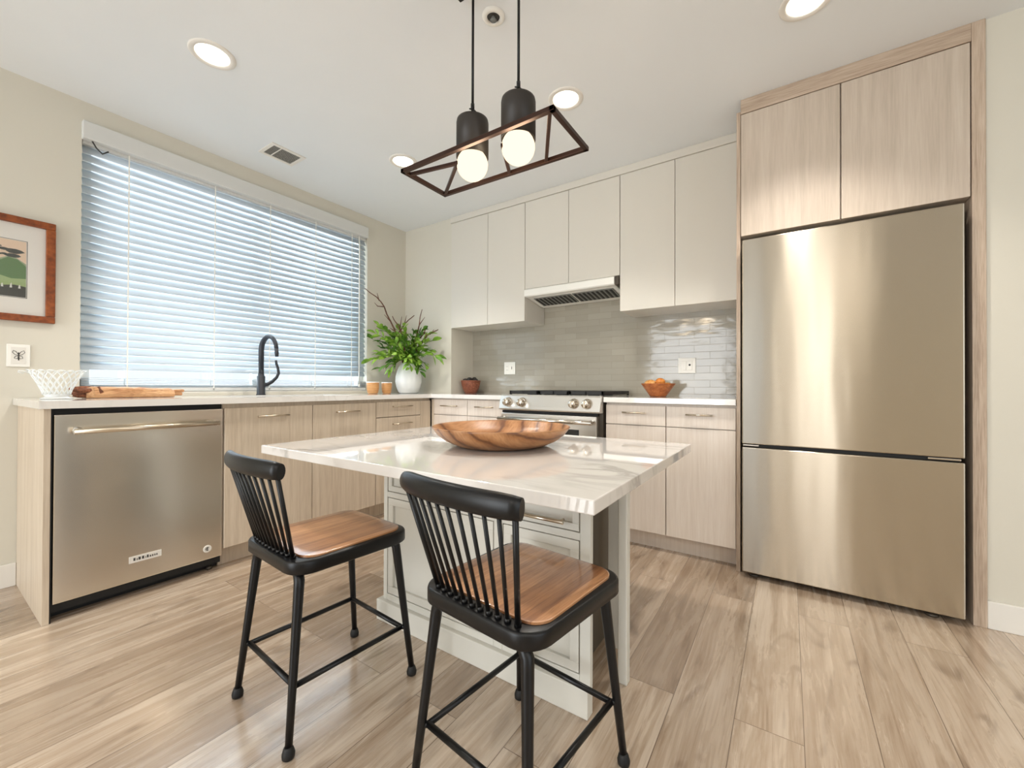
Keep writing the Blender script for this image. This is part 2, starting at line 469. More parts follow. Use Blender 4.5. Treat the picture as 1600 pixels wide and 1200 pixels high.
def box(*a, **k): return MB().box(*a, **k)
def thing(name, label, cat, loc=(0, 0, 0), group=None):
    o = bpy.data.objects.new(name, None); COL.objects.link(o); o.location = loc
    o.empty_display_size = 0.05
    o['label'] = label; o['category'] = cat
    if group: o['group'] = group
    return o
def tag(o, label, cat, group=None):
    o['label'] = label; o['category'] = cat
    if group: o['group'] = group
    return o
def struct(o):
    o['kind'] = 'structure'; return o
def plabel(o, label):
    o['label'] = label; return o
def copy_tree(o, parent=None):
    c = o.copy(); COL.objects.link(c)
    if parent is not None: c.parent = parent
    for ch in list(o.children): copy_tree(ch, c)
    return c
def rrect(cx, cy, hx, hy, r, n=6):
    out = []
    for (sx, sy, a0) in ((1, 1, 0), (-1, 1, 90), (-1, -1, 180), (1, -1, 270)):
        for k in range(n+1):
            a = math.radians(a0+90*k/n)
            out.append((cx+sx*(hx-r)+r*math.cos(a), cy+sy*(hy-r)+r*math.sin(a)))
    return out

# ------------------------------------------------------------------ the room
ZC = 2.505
XR = 6.4; YN = -6.4
struct(box(-0.14, XR+0.14, YN-0.14, 0.45, -0.06, 0).build('floor', MT['floor']))
struct(box(-0.14, XR+0.14, YN-0.14, 0.45, ZC, ZC+0.08).build('ceiling', MT['ceil']))
WY0, WY1, WZ0, WZ1 = -2.252, -0.445, 0.935, 2.398      # kitchen window opening
mb = MB()
mb.box(-0.14, 0, YN, WY0, 0, ZC); mb.box(-0.14, 0, WY1, 0.45, 0, ZC)
mb.box(-0.14, 0, WY0, WY1, 0, WZ0); mb.box(-0.14, 0, WY0, WY1, WZ1, ZC)
struct(mb.build('wall_left', MT['wall']))
XB = 0.609; YB = 0.309                                   # wall step beside the wall cabinets
mb = MB(); mb.box(0, XB, 0, 0.45, 0, ZC); mb.box(XB, 3.84, YB+0.006, 0.45, 0, ZC)
struct(mb.build('wall_back', MT['wall']))
struct(box(XB, 2.916, YB, YB+0.006, 0.90, 1.80).build('wall_backsplash', MT['tile']))
struct(box(3.8225, XR+0.14, -0.30, 0.45, 0, ZC).build('wall_right', MT['wall']))
mb = MB()   # far right wall, its unseen opening added to let the side fill in
mb.box(XR, XR+0.14, YN, -5.2, 0, ZC); mb.box(XR, XR+0.14, -2.0, -0.30, 0, ZC); mb.box(XR, XR+0.14, -5.2, -2.0, 2.3, ZC)
mb.box(XR, XR+0.14, -5.2, -2.0, 0, 0.3)
struct(mb.build('wall_east', MT['wall']))
mb = MB()   # wall behind the camera: patio glazing, plus slots added to streak the refrigerator
for a, b_ in ((-0.14, 0.5), (2.80, 3.02), (3.07, 3.36), (3.42, 3.52), (3.66, XR+0.14)):
    mb.box(a, b_, YN-0.14, YN, 0, ZC)
for a, b_ in ((0.5, 2.80), (3.02, 3.07), (3.36, 3.42), (3.52, 3.66)):
    mb.box(a, b_, YN-0.14, YN, 2.3, ZC)
struct(mb.build('wall_rear', MT['wall']))
struct(box(0, 0.014, YN, -2.4645, 0, 0.112).build('baseboard_left', MT['trimwhite'], bevel=0.003))
struct(box(3.8225, XR, -0.315, -0.30, 0, 0.112).build('baseboard_right', MT['trimwhite'], bevel=0.003))

# kitchen window set in the wall, glass pane and meeting rail
win = struct(thing('window_1', '', ''))
del win['label']; del win['category']
mb = MB(); f = 0.05
mb.box(-0.11, -0.06, WY0, WY0+f, WZ0, WZ1); mb.box(-0.11, -0.06, WY1-f, WY1, WZ0, WZ1)
mb.box(-0.11, -0.06, WY0+f, WY1-f, WZ0, WZ0+f); mb.box(-0.11, -0.06, WY0+f, WY1-f, WZ1-f, WZ1)
mb.box(-0.105, -0.065, -1.37, -1.33, WZ0+f, WZ1-f)
mb.build('window_frame', MT['trimwhite'], win, bevel=0.003)
mb = MB(); mb.box(-0.089, -0.083, WY0+f, -1.37, WZ0+f, WZ1-f); mb.box(-0.089, -0.083, -1.33, WY1-f, WZ0+f, WZ1-f)
mb.build('pane', MT['pane'], win)
struct(box(-0.06, 0.0, WY0, WY1, WZ0, WZ0+0.006).build('trim_1', MT['trimwhite']))

# venetian blind
bl = thing('venetian_blind', 'wide white venetian blind closed over the window above the sink', 'blind', (0, -1.35, 0.94))
box(-0.012, 0.032, WY0-0.002, WY1-0.012, 2.300, 2.394).build('valance', MT['valance'], bl, bevel=0.004)
box(-0.052, -0.013, WY0+0.004, WY1-0.006, 2.285, 2.335).build('headrail', MT['valance'], bl, bevel=0.002)
mb = MB()
sp_ = 0.0435; zt = 2.262; tilt = math.radians(62)
nsl = 28
for i in range(nsl):
    z = zt - i*sp_
    hw = 0.0255
    # slightly crowned slat, room edge low
    prof = []
    for t in (-1, -0.5, 0, 0.5, 1):
        u = t*hw; c = 0.0035*(1-t*t)
        x = -0.030 + u*math.cos(tilt) + c*math.sin(tilt)
        zz = z - u*math.sin(tilt) + c*math.cos(tilt)
        prof.append((x, zz))
    r0 = [mb.bm.verts.new((x, WY0+0.006, zz)) for x, zz in prof]
    r1 = [mb.bm.verts.new((x, WY1-0.008, zz)) for x, zz in prof]
    r2_ = [mb.bm.verts.new((x-0.0025*math.sin(tilt), WY0+0.006, zz-0.0025*math.cos(tilt))) for x, zz in prof]
    r3 = [mb.bm.verts.new((x-0.0025*math.sin(tilt), WY1-0.008, zz-0.0025*math.cos(tilt))) for x, zz in prof]
    for k in range(4):
        mb._face([r0[k], r0[k+1], r1[k+1], r1[k]], True); mb._face([r2_[k], r3[k], r3[k+1], r2_[k+1]], True)
        mb._face([r0[k], r2_[k], r2_[k+1], r0[k+1]]); mb._face([r1[k], r1[k+1], r3[k+1], r3[k]])
    mb._face([r0[0], r1[0], r3[0], r2_[0]]); mb._face([r0[4], r2_[4], r3[4], r1[4]])
mb.build('slats', MT['slat'], bl)
zlast = zt - (nsl-1)*sp_
mb = MB()
for k in range(6):
    mb.box(-0.055, -0.004, WY0+0.006, WY1-0.008, 0.968+k*0.0095, 0.9715+k*0.0095)
mb.build('gathered_slats', MT['slat'], bl)
box(-0.055, -0.003, WY0+0.006, WY1-0.008, 0.943, 0.966).build('bottom_rail', MT['valance'], bl, bevel=0.004)
for yy in (-2.06, -1.63, -1.28, -0.93, -0.60):
    mb = MB()
    mb.box(-0.0045, -0.003, yy-0.003, yy+0.003, 0.95, 2.30); mb.box(-0.058, -0.0565, yy-0.003, yy+0.003, 0.95, 2.30)
    mb.build('ladder_cord', MT['plastic'], bl)
mb = MB(); mb.tube([(0.006, -0.535, 2.30), (0.010, -0.535, 2.2), (0.010, -0.533, 0.99)], 0.0055, 8)
mb.tube([(0.010, -0.533, 0.995), (0.010, -0.533, 0.97)], 0.008, 8)
mb.build('tilt_wand', MT['plastic'], bl)
mb = MB(); mb.tube([(0.012, -2.215, 2.30), (0.016, -2.20, 2.27), (0.012, -2.175, 2.25), (0.008, -2.15, 2.275)], 0.004, 6)
mb.build('tilt_hook', MT['dark'], bl)

# ------------------------------------------------------------------ left wall: picture, plate
pic = thing('framed_picture', 'small landscape print in a chestnut wood frame on the left wall', 'picture', (0, -2.54, 1.54))
mb = MB()
y0, y1, z0, z1 = -2.735, -2.346, 1.292, 1.802; fwid = 0.033
mb.box(0.001, 0.026, y0, y1, z1-fwid, z1); mb.box(0.001, 0.026, y0, y1, z0, z0+fwid)
mb.box(0.001, 0.026, y0, y0+fwid, z0+fwid, z1-fwid); mb.box(0.001, 0.026, y1-fwid, y1, z0+fwid, z1-fwid)
mb.build('frame', MT['walnutframe'], pic, bevel=0.003)
box(0.002, 0.008, y0+fwid, y1-fwid, z0+fwid, z1-fwid).build('mat', MT['mat'], pic)
ma = []
for nm, c in (('print_border', (40, 40, 40)), ('print_sky', (222, 196, 170)), ('print_far_hill', (146, 158, 128)), ('print_meadow', (84, 118, 66)),
              ('print_light_field', (150, 170, 118)), ('print_dark_bank', (56, 58, 56)), ('print_tree', (52, 56, 50)), ('print_white', (214, 214, 208))):
    mm, _, _ = base_mat(nm, c, 0.6); ma.append(mm)
mb = MB(); ya, yb_, za, zb_ = -2.64, -2.443, 1.410, 1.685
mb.mi = 0; mb.box(0.0081, 0.0084, ya-0.004, yb_+0.004, za-0.004, zb_+0.004)
mb.mi = 7; mb.box(0.0084, 0.0086, ya-0.002, yb_+0.002, za-0.002, zb_+0.002)
mb.mi = 1; mb.box(0.0086, 0.0088, ya, yb_, za, zb_)
def flat(pts, mi, x):
    mb.mi = mi
    a = [mb.bm.verts.new((x, p[0], p[1])) for p in pts]; mb._face(a)
flat([(ya, 1.575), (-2.58, 1.60), (-2.53, 1.585), (-2.49, 1.612), (yb_, 1.575), (yb_, 1.5), (ya, 1.5)], 2, 0.0089)
flat([(ya, 1.545), (-2.56, 1.55), (-2.50, 1.60), (-2.47, 1.592), (yb_, 1.563), (yb_, 1.47), (ya, 1.47)], 3, 0.0090)
flat([(ya, 1.50), (-2.55, 1.515), (-2.49, 1.497), (yb_, 1.503), (yb_, 1.45), (ya, 1.45)], 4, 0.0091)
flat([(ya, 1.462), (-2.58, 1.47), (-2.53, 1.458), (-2.48, 1.468), (yb_, 1.462), (yb_, za), (ya, za)], 5, 0.0092)
flat([(-2.585, 1.46), (-2.575, 1.46), (-2.565, 1.56), (-2.54, 1.61), (-2.53, 1.61), (-2.552, 1.57), (-2.56, 1.60), (-2.57, 1.55)], 6, 0.0093)
random.seed(4)
for k in range(14):
    cy_ = -2.60+random.random()*0.13; cz_ = 1.605+random.random()*0.045; s = 0.008+random.random()*0.014
    flat([(cy_+s*1.5*math.cos(a)*(0.8+0.4*random.random()), cz_+s*0.6*math.sin(a)) for a in [2*PI*j/9 for j in range(9)]], 6, 0.0093+k*0.00002)
for k in range(7):
    cy_ = -2.63+k*0.027
    flat([(cy_, 1.452), (cy_+0.008, 1.452), (cy_+0.006, 1.470+0.008*(k % 2)), (cy_+0.002, 1.468)], 7, 0.00935)
mb.build('print', ma, pic)
box(0.0105, 0.012, y0+fwid, y1-fwid, z0+fwid, z1-fwid).build('glass', MT['pane'], pic)

pl = thing('switch_plate', 'square white switch plate with dark butterfly drawing on the left wall', 'switch plate', (0, -2.464, 1.122))
box(0.0005, 0.006, -2.502, -2.426, 1.068, 1.178).build('plate', MT['plastic'], pl, bevel=0.002)
box(0.006, 0.0075, -2.488, -2.441, 1.083, 1.164).build('insert', MT['mat'], pl)
mb = MB()
def curve2(pts, r=0.0011):
    mb.tube([(0.0078, y, z) for y, z in pts], r, 6)
yc, zc = -2.464, 1.126
for s in (1, -1):
    curve2([(yc, zc), (yc+s*0.008, zc+0.016), (yc+s*0.017, zc+0.022), (yc+s*0.020, zc+0.012), (yc+s*0.012, zc+0.002), (yc, zc-0.004)])
    curve2([(yc, zc-0.006), (yc+s*0.010, zc-0.006), (yc+s*0.014, zc-0.016), (yc+s*0.006, zc-0.020), (yc, zc-0.010)])
curve2([(yc, zc+0.012), (yc, zc-0.026)], 0.0024)
mb.build('butterfly_motif', MT['dark'], pl)

# ------------------------------------------------------------------ left run of base cabinets
ZT = 0.914; ZB = 0.882
ep = thing('cabinet_end_panel', 'pale oak end panel closing the counter left of the dishwasher', 'cabinet panel', (0.3, -2.454, 0))
box(0.002, 0.634, -2.464, -2.443, 0, ZB-0.001).build('panel', MT['lam'], ep, bevel=0.0015)
box(0.10, 0.632, -2.4425, -2.4385, 0.0, ZB-0.002).build('shadow_liner', MT['blackgap'], ep)

def handle_y(x, y0, y1, z, par, r=0.0048):
    mb = MB(); mb.tube([(x, y0, z), (x, y1, z)], r, 10)
    for yy in (y0+0.012, y1-0.012): mb.tube([(x-0.026, yy, z), (x, yy, z)], r*0.9, 8)
    return mb.build('handle', MT['nickel'], par)
def handle_x(y, x0, x1, z, par, r=0.0048):
    mb = MB(); mb.tube([(x0, y, z), (x1, y, z)], r, 10)
    for xx in (x0+0.012, x1-0.012): mb.tube([(xx, y+0.026, z), (xx, y, z)], r*0.9, 8)
    return mb.build('handle', MT['nickel'], par)

dw = thing('dishwasher', 'stainless steel dishwasher with a bar handle at the end of the counter', 'dishwasher', (0.3, -2.13, 0))
box(0.05, 0.600, -2.437, -1.819, 0.03, 0.880).build('body', MT['blackgap'], dw)
box(0.10, 0.555, -2.437, -1.819, 0.0, 0.072).build('toe_panel', MT['blackgap'], dw)
d = box(0.602, 0.630, -2.4345, -1.8225, 0.072, 0.855).build('door', MT['steeldw'], dw, bevel=0.004)
mb = MB(); mb.tube([(0.682, -2.385, 0.785), (0.682, -1.858, 0.785)], 0.0115, 16)
mb.build('handle', MT['nickel'], d)
for yy in (-2.365, -1.878):
    mb = MB(); mb.tube([(0.630, yy, 0.785), (0.652, yy, 0.785), (0.690, yy, 0.785)], [0.016, 0.012, 0.012], 14)
    mb.build('handle_mount', MT['chrome'], d)
mb = MB(); mb.mi = 0; mb.box(0.630, 0.6325, -2.197, -2.079, 0.158, 0.188)
mb.mi = 1
yy = -2.182
for wdt in (0.009, 0.004, 0.010, 0.010, 0.003, 0.008, 0.006, 0.006, 0.005, 0.005):
    mb.box(0.6325, 0.6330, yy, yy+wdt*0.8, 0.167, 0.180 if wdt > 0.006 else 0.176); yy += wdt+0.0025
mb.build('name_badge', [MT['mat'], MT['dark']], d)
mb = MB(); mb.lathe([(0, 0), (0.017, 0), (0.019, 0.002), (0.017, 0.004), (0.012, 0.004), (0.011, 0.003), (0, 0.003)], 0.630, -1.889, 0.128, 24, 'x')
mb.build('round_badge', MT['mat'], d)
mb = MB(); mb.tube([(0.6338, -1.889+0.007*math.cos(a), 0.128+0.007*math.sin(a)) for a in [0.8+0.45*k for k in range(11)]], 0.0015, 6)
mb.tube([(0.6338, -1.889, 0.134), (0.6338, -1.889, 0.122)], 0.0015, 6)
mb.build('round_badge_mark', MT['dark'], d)
for yy in (-2.40, -1.86):
    mb = MB(); mb.lathe([(0, 0), (0.014, 0), (0.014, 0.012), (0.006, 0.014), (0.006, 0.04)], 0.50 if yy < -2 else 0.575, yy, 0.0, 12)
    mb.build('leveling_foot', MT['basesteel'], dw)

# sink base: two tall doors
sb = thing('sink_base_cabinet', 'light oak sink cabinet with two doors beside the dishwasher', 'cabinet', (0.3, -1.325, 0))
mb = MB(); mb.box(0.02, 0.612, -1.816, -1.800, 0.105, ZB-0.001); mb.box(0.02, 0.612, -0.853, -0.838, 0.105, ZB-0.001)
mb.box(0.02, 0.612, -1.800, -0.853, 0.105, 0.12); mb.box(0.595, 0.612, -1.800, -0.853, 0.12, ZB-0.001)
mb.build('body', MT['lam'], sb)
box(0.06, 0.560, -1.816, -0.838, 0, 0.105).build('toe_kick', MT['lam'], sb)
for a, b_ in ((-1.814, -1.324), (-1.320, -0.839)):
    dd = box(0.613, 0.634, a, b_, 0.107, 0.857).build('door', MT['lam'], sb, bevel=0.0015)
    c = (a+b_)/2
    handle_y(0.660, c-0.088, c+0.088, 0.805, dd)
db = thing('drawer_base_cabinet', 'light oak three drawer cabinet in the corner right of the sink cabinet', 'cabinet', (0.3, -0.58, 0))
box(0.02, 0.612, -0.836, -0.275, 0.105, ZB-0.001).build('body', MT['lam'], db)
box(0.06, 0.560, -0.836, -0.22, 0, 0.105).build('toe_kick', MT['lam'], db)
box(0.613, 0.632, -0.398, -0.282, 0.107, 0.860).build('corner_filler', MT['lam'], db, bevel=0.001)
for z0, z1 in ((0.747, 0.860), (0.430, 0.741), (0.107, 0.424)):
    dd = box(0.613, 0.634, -0.834, -0.402, z0, z1).build('drawer', MT['lam'], db, bevel=0.0015)
    handle_y(0.660, -0.695, -0.505, (z0+z1)/2+0.02 if z1 > 0.8 else z1-0.05, dd)

# worktops
mb = MB()
SY0, SY1, SX0, SX1 = -1.72, -0.96, 0.16, 0.56
mb.prism([(0.001, -2.480), (0.657, -2.480), (0.657, SY0), (0.001, SY0)], ZB, ZT)
mb.box(0.001, SX0, SY0, SY1, ZB, ZT); mb.box(SX1, 0.657, SY0, SY1, ZB, ZT)
mb.prism([(0.001, SY1), (0.657, SY1), (0.657, -0.302), (1.390, -0.302), (1.390, YB-0.001), (XB+0.001, YB-0.001), (XB+0.001, -0.001), (0.001, -0.001)], ZB, ZT)
tag(mb.build('worktop', MT['quartzp']), 'white quartz worktop running under the window and around the corner to the range', 'worktop')
tag(box(2.172, 2.914, -0.302, YB-0.001, ZB, ZT).build('worktop', MT['quartzp'], bevel=0.002), 'short white quartz worktop between the range and the refrigerator panel', 'worktop')

sk = thing('sink', 'undermount steel sink basin in the worktop below the black faucet', 'sink', (0.36, -1.34, 0.70))
mb = MB()
mb.box(SX0-0.012, SX0+0.004, SY0-0.012, SY1+0.012, 0.70, ZB-0.001); mb.box(SX1-0.004, SX1+0.012, SY0-0.012, SY1+0.012, 0.70, ZB-0.001)
mb.box(SX0, SX1, SY0-0.012, SY0+0.004, 0.70, ZB-0.001); mb.box(SX0, SX1, SY1-0.004, SY1+0.012, 0.70, ZB-0.001)
mb.box(SX0-0.012, SX1+0.012, SY0-0.012, SY1+0.012, 0.690, 0.70)
mb.build('basin', MT['sinksteel'], sk)
mb = MB(); mb.lathe([(0, 0.002), (0.03, 0.002), (0.042, 0.004), (0.045, 0.0)], 0.36, -1.34, 0.70, 20); mb.build('drain', MT['chrome'], sk)

fc = thing('faucet', 'matte black gooseneck faucet standing at the window behind the sink', 'faucet', (0.10, -1.385, ZT))
mb = MB(); mb.lathe([(0, 0), (0.029, 0), (0.029, 0.004), (0.026, 0.008), (0.026, 0.128), (0.020, 0.134), (0.018, 0.15)], 0.10, -1.385, ZT+0.0005, 24); mb.build('body', MT['faucet'], fc)
mb = MB()
pts = [(0.10, -1.385, 1.05), (0.10, -1.385, 1.225)]
R_ = 0.082
for k in range(1, 13):
    a = PI - k*PI/12*1.02
    pts.append((0.10+R_+R_*math.cos(a), -1.385+0.020*k/12, 1.235+R_*math.sin(a)))
mb.tube(pts, [0.0175]*2+[0.0175-0.00045*k for k in range(12)], 14); mb.build('spout', MT['faucet'], fc)
mb = MB(); e = Vector(pts[-1]); mb.tube([e, e+Vector((0.001, 0.002, -0.03)), e+Vector((0.001, 0.003, -0.055))], [0.013, 0.013, 0.010], 14); mb.build('spray_head', MT['faucet'], fc)
mb = MB(); mb.tube([(0.10, -1.375, 0.985), (0.105, -1.345, 0.988), (0.11, -1.315, 1.008), (0.115, -1.288, 1.038), (0.118, -1.276, 1.068), (0.118, -1.280, 1.10), (0.116, -1.290, 1.135), (0.114, -1.293, 1.160)],
                   [0.017, 0.014, 0.0115, 0.0105, 0.010, 0.0095, 0.009, 0.008], 12); mb.build('lever_handle', MT['faucet'], fc)

# ------------------------------------------------------------------ back run of base cabinets
bl1 = thing('base_cabinet', 'pale cabinet with two drawers in the corner left of the range', 'cabinet', (1.02, 0, 0))
box(0.64, 1.386, -0.252, 0.28, 0.105, ZB-0.001).build('body', MT['lampale'], bl1)
box(0.64, 1.386, -0.20, 0.28, 0, 0.105).build('toe_kick', MT['lampale'], bl1)
box(0.638, 0.664, -0.272, -0.253, 0.107, 0.872).build('corner_filler', MT['lam'], bl1)
for a, b_ in ((0.667, 1.028), (1.032, 1.385)):
    dd = box(a, b_, -0.274, -0.253, 0.748, 0.872).build('drawer', MT['lampale'], bl1, bevel=0.0015)
    c = (a+b_)/2 + 0.0
    handle_x(-0.300, c-0.085, c+0.085, 0.820, dd)
    dd = box(a, b_, -0.274, -0.253, 0.107, 0.743).build('door', MT['lampale'], bl1, bevel=0.0015)
bl2 = thing('base_cabinet', 'pale oak cabinet with two drawers over two doors right of the range', 'cabinet', (2.54, 0, 0))
box(2.176, 2.913, -0.252, 0.28, 0.105, ZB-0.001).build('body', MT['lampale'], bl2)
box(2.176, 2.913, -0.203, 0.28, 0, 0.105).build('toe_kick', MT['lampale'], bl2)
for a, b_ in ((2.180, 2.545), (2.550, 2.911)):
    dd = box(a, b_, -0.274, -0.253, 0.748, 0.866).build('drawer', MT['lampale'], bl2, bevel=0.0015)
    c = (a+b_)/2
    handle_x(-0.300, c-0.07, c+0.07, 0.823, dd)
    box(a, b_, -0.274, -0.253, 0.107, 0.743).build('door', MT['lampale'], bl2, bevel=0.0015)

# ------------------------------------------------------------------ range
rg = thing('gas_range', 'stainless steel gas range with chrome knobs under the hood', 'stove', (1.78, 0, 0))
box(1.396, 2.166, -0.290, 0.29, 0.06, 0.905).build('body', MT['basesteel'], rg)
box(1.396, 2.166, -0.25, 0.20, 0.0, 0.06).build('toe_panel', MT['blackgap'], rg)
mb = MB()
prof = [(-0.291, 0.812), (-0.345, 0.812), (-0.352, 0.822), (-0.330, 0.912), (-0.318, 0.922), (-0.291, 0.922)]
a = [mb.bm.verts.new((1.394, y, z)) for y, z in prof]; b_ = [mb.bm.verts.new((2.168, y, z)) for y, z in prof]
for i in range(len(prof)):
    j = (i+1) % len(prof); mb._face([a[i], a[j], b_[j], b_[i]])
mb._face(a); mb._face(list(reversed(b_)))
cp = mb.build('control_panel', MT['steelr'], rg, bevel=0.002)
box(1.62, 1.93, -0.3425, -0.3385, 0.842, 0.895, rot=Matrix.Rotation(-0.24, 3, 'X')).build('display', MT['steelr'], cp)
for kx in (1.473, 1.592, 1.990, 2.082):
    mb = MB(); pr = [(0, -0.050), (0.021, -0.050), (0.026, -0.044), (0.027, -0.020), (0.030, -0.018), (0.034, -0.008), (0.034, 0.0), (0, 0)]
    mb.lathe([(r, h) for r, h in pr], kx, -0.341, 0.869, 26, 'y')
    mb.box(kx-0.005, kx+0.005, -0.398, -0.388, 0.849, 0.889)
    mb.build('knob', MT['chrome'], rg)
od = box(1.402, 2.140, -0.335, -0.291, 0.20, 0.790).build('oven_door', MT['steelr'], rg, bevel=0.004)
box(1.402, 2.140, -0.318, -0.291, 0.792, 0.808).build('vent_gap', MT['blackgap'], rg)
box(1.53, 2.020, -0.338, -0.334, 0.30, 0.700).build('oven_window', MT['glassblack'], od)
mb = MB(); mb.tube([(1.415, -0.392, 0.752), (2.130, -0.392, 0.752)], 0.013, 14)
for kx in (1.43, 2.115): mb.tube([(kx, -0.335, 0.760), (kx, -0.392, 0.752)], 0.011, 10)
mb.build('oven_handle', MT['chrome'], od)
box(1.402, 2.140, -0.333, -0.291, 0.07, 0.192).build('storage_drawer', MT['steelr'], rg, bevel=0.004)
box(1.398, 2.164, -0.291, 0.295, 0.905, 0.916).build('cooktop', MT['steelr'], rg, bevel=0.002)
for gx0, gx1 in ((1.415, 1.660), (1.668, 1.900), (1.908, 2.150)):
    mb = MB(); z0, z1 = 0.926, 0.950; y0, y1 = -0.245, 0.275; t = 0.014
    mb.box(gx0, gx1, y0, y0+t, z0, z1); mb.box(gx0, gx1, y1-t, y1, z0, z1)
    mb.box(gx0, gx0+t, y0, y1, z0, z1); mb.box(gx1-t, gx1, y0, y1, z0, z1)
    mb.box(gx0, gx1, 0.009, 0.021, z0, z1)
    xm = (gx0+gx1)/2; mb.box(xm-0.006, xm+0.006, y0, y1, z0, z1)
    for yy in (-0.115, 0.145): mb.box(gx0, gx1, yy-0.005, yy+0.005, z0, z1)
    for xx in (gx0, gx1-t):
        for yy in (y0, y1-t): mb.box(xx, xx+t, yy, yy+t, 0.9155, z0)
    mb.build('grate', MT['iron'], rg, bevel=0.002)
    for yy in (-0.115, 0.145):
        mb = MB(); mb.lathe([(0, 0.014), (0.036, 0.014), (0.040, 0.008), (0.040, 0.0)], xm, yy, 0.9162, 20); mb.build('burner', MT['iron'], rg)

# ------------------------------------------------------------------ wall cabinets and hood
UZ0, UZ1 = 1.506, 2.452
def wall_cabinet(x0, xm, x1, z0, label, pulled=0.0):
    t = thing('wall_cabinet', label, 'cabinet', ((x0+x1)/2, 0.15, z0))
    box(x0+0.001, x1-0.001, 0.014, YB-0.001, z0, UZ1).build('body', MT['greige'], t)
    for a, b_ in ((x0+0.002, xm-0.0015), (xm+0.0015, x1-0.002)):
        box(a, b_, -0.008, 0.013, z0-0.002, UZ1-0.001).build('door', MT['greige'], t, bevel=0.0015)
    return t
wall_cabinet(0.611, 1.025, 1.398, UZ0, 'greige two door wall cabinet nearest the corner, left of the hood')
wall_cabinet(1.398, 1.782, 2.175, 1.758, 'shorter greige two door wall cabinet directly above the hood')
wall_cabinet(2.175, 2.539, 2.915, UZ0, 'greige two door wall cabinet between the hood and the refrigerator')
tag(box(0.605, 2.915, -0.016, 0.20, UZ1+0.001, ZC-0.0005).build('cabinet_crown_filler', MT['greige'], bevel=0.002),
    'long greige filler strip between the wall cabinets and the ceiling', 'cabinet trim')
hd = thing('range_hood', 'slim under cabinet range hood with a light front and dark filters', 'range hood', (1.785, 0.14, 1.66))
mb = MB(); prof = [(-0.016, 1.752), (-0.026, 1.745), (-0.026, 1.700), (-0.016, 1.692), (0.02, 1.692), (0.24, 1.655), (0.306, 1.655), (0.306, 1.754), (0.0, 1.754)]
a = [mb.bm.verts.new((1.403, y, z)) for y, z in prof]; b_ = [mb.bm.verts.new((2.140, y, z)) for y, z in prof]
for i in range(len(prof)):
    j = (i+1) % len(prof); mb._face([a[i], a[j], b_[j], b_[i]])
mb._face(a); mb._face(list(reversed(b_)))
mb.build('canopy', MT['plastic'], hd, bevel=0.0015)
box(2.142, 2.172, -0.018, 0.30, 1.690, 1.752).build('end_cap', MT['basesteel'], hd, bevel=0.006)
for k, (a, b_) in enumerate(((1.45, 1.77), (1.785, 2.105))):
    rot = Matrix.Rotation(-math.atan2(0.037, 0.22), 3, 'X')
    mb = MB(); zc_ = 1.672; yc_ = 0.128
    mb.box(a, b_, yc_-0.085, yc_+0.085, zc_-0.005, zc_+0.001, rot=rot, piv=((a+b_)/2, yc_, zc_))
    fl = mb.build('filter', MT['grey'], hd)
    mb = MB()
    for j in range(9):
        xx = a+0.02+j*(b_-a-0.04)/8
        mb.box(xx-0.008, xx+0.008, yc_-0.075, yc_+0.075, zc_-0.008, zc_-0.004, rot=rot, piv=(xx, yc_, zc_))
    mb.build('filter_baffle', MT['blackgap'] if k == 0 else MT['iron'], fl)

# ------------------------------------------------------------------ outlets on the tile
def outlet(xc_, zc_, hx, hz, label):
    t = thing('wall_outlet', label, 'outlet', (xc_, YB, zc_))
    box(xc_-hx, xc_+hx, YB-0.006, YB-0.0003, zc_-hz, zc_+hz).build('cover_plate', MT['plastic'], t, bevel=0.002)
    return t
t = outlet(1.043, 1.146, 0.060, 0.056, 'white double outlet plate on the tile left of the range')
for k, xx in enumerate((1.018, 1.068)):
    rc = box(xx-0.017, xx+0.017, YB-0.0085, YB-0.006, 1.113, 1.179).build('receptacle' if k == 0 else 'rocker_switch', MT['plastic'], t, bevel=0.001)
    if k == 0:
        for zz in (1.130, 1.162):
            for dx in (-0.006, 0.006): box(xx+dx-0.001, xx+dx+0.001, YB-0.0088, YB-0.0084, zz-0.004, zz+0.004).build('slot', MT['dark'], rc)
    else:
        box(xx-0.003, xx+0.003, YB-0.0092, YB-0.0084, 1.135, 1.160).build('toggle_mark', MT['dark'], rc)
t = outlet(2.552, 1.132, 0.058, 0.054, 'white plate with one dark round socket on the tile above the bread bowl')
rc = box(2.515, 2.548, YB-0.0085, YB-0.006, 1.100, 1.164).build('blank_insert', MT['plastic'], t, bevel=0.001)
rc = box(2.554, 2.588, YB-0.0085, YB-0.006, 1.100, 1.164).build('socket_insert', MT['plastic'], t, bevel=0.001)
mb = MB(); mb.lathe([(0, -0.003), (0.006, -0.003), (0.007, 0)], 2.571, YB-0.0085, 1.136, 16, 'y'); mb.build('socket', MT['dark'], rc)

# ------------------------------------------------------------------ refrigerator and its surround
sp1 = box(2.916, 2.935, -0.296, 0.305, 0, 2.452).build('refrigerator_side_panel', MT['taupe'], bevel=0.001)
tag(sp1, 'narrow taupe oak panel between the base cabinet and the refrigerator', 'cabinet panel')
sp2 = thing('refrigerator_surround', 'taupe oak tall panel and fascia framing the refrigerator niche on its right', 'cabinet panel', (3.8, 0, 0))
box(3.782, 3.8225, -0.313, 0.30, 0, ZC-0.0005).build('side_panel', MT['taupe'], sp2, bevel=0.001)
box(2.937, 3.7815, -0.313, 0.0, 2.429, ZC-0.0005).build('fascia', MT['taupeh'], sp2, bevel=0.001)
oc = thing('over_refrigerator_cabinet', 'beige oak two door cabinet above the refrigerator', 'cabinet', (3.36, 0, 1.78))
box(2.937, 3.780, -0.290, 0.30, 1.782, 2.427).build('body', MT['lamtall'], oc)
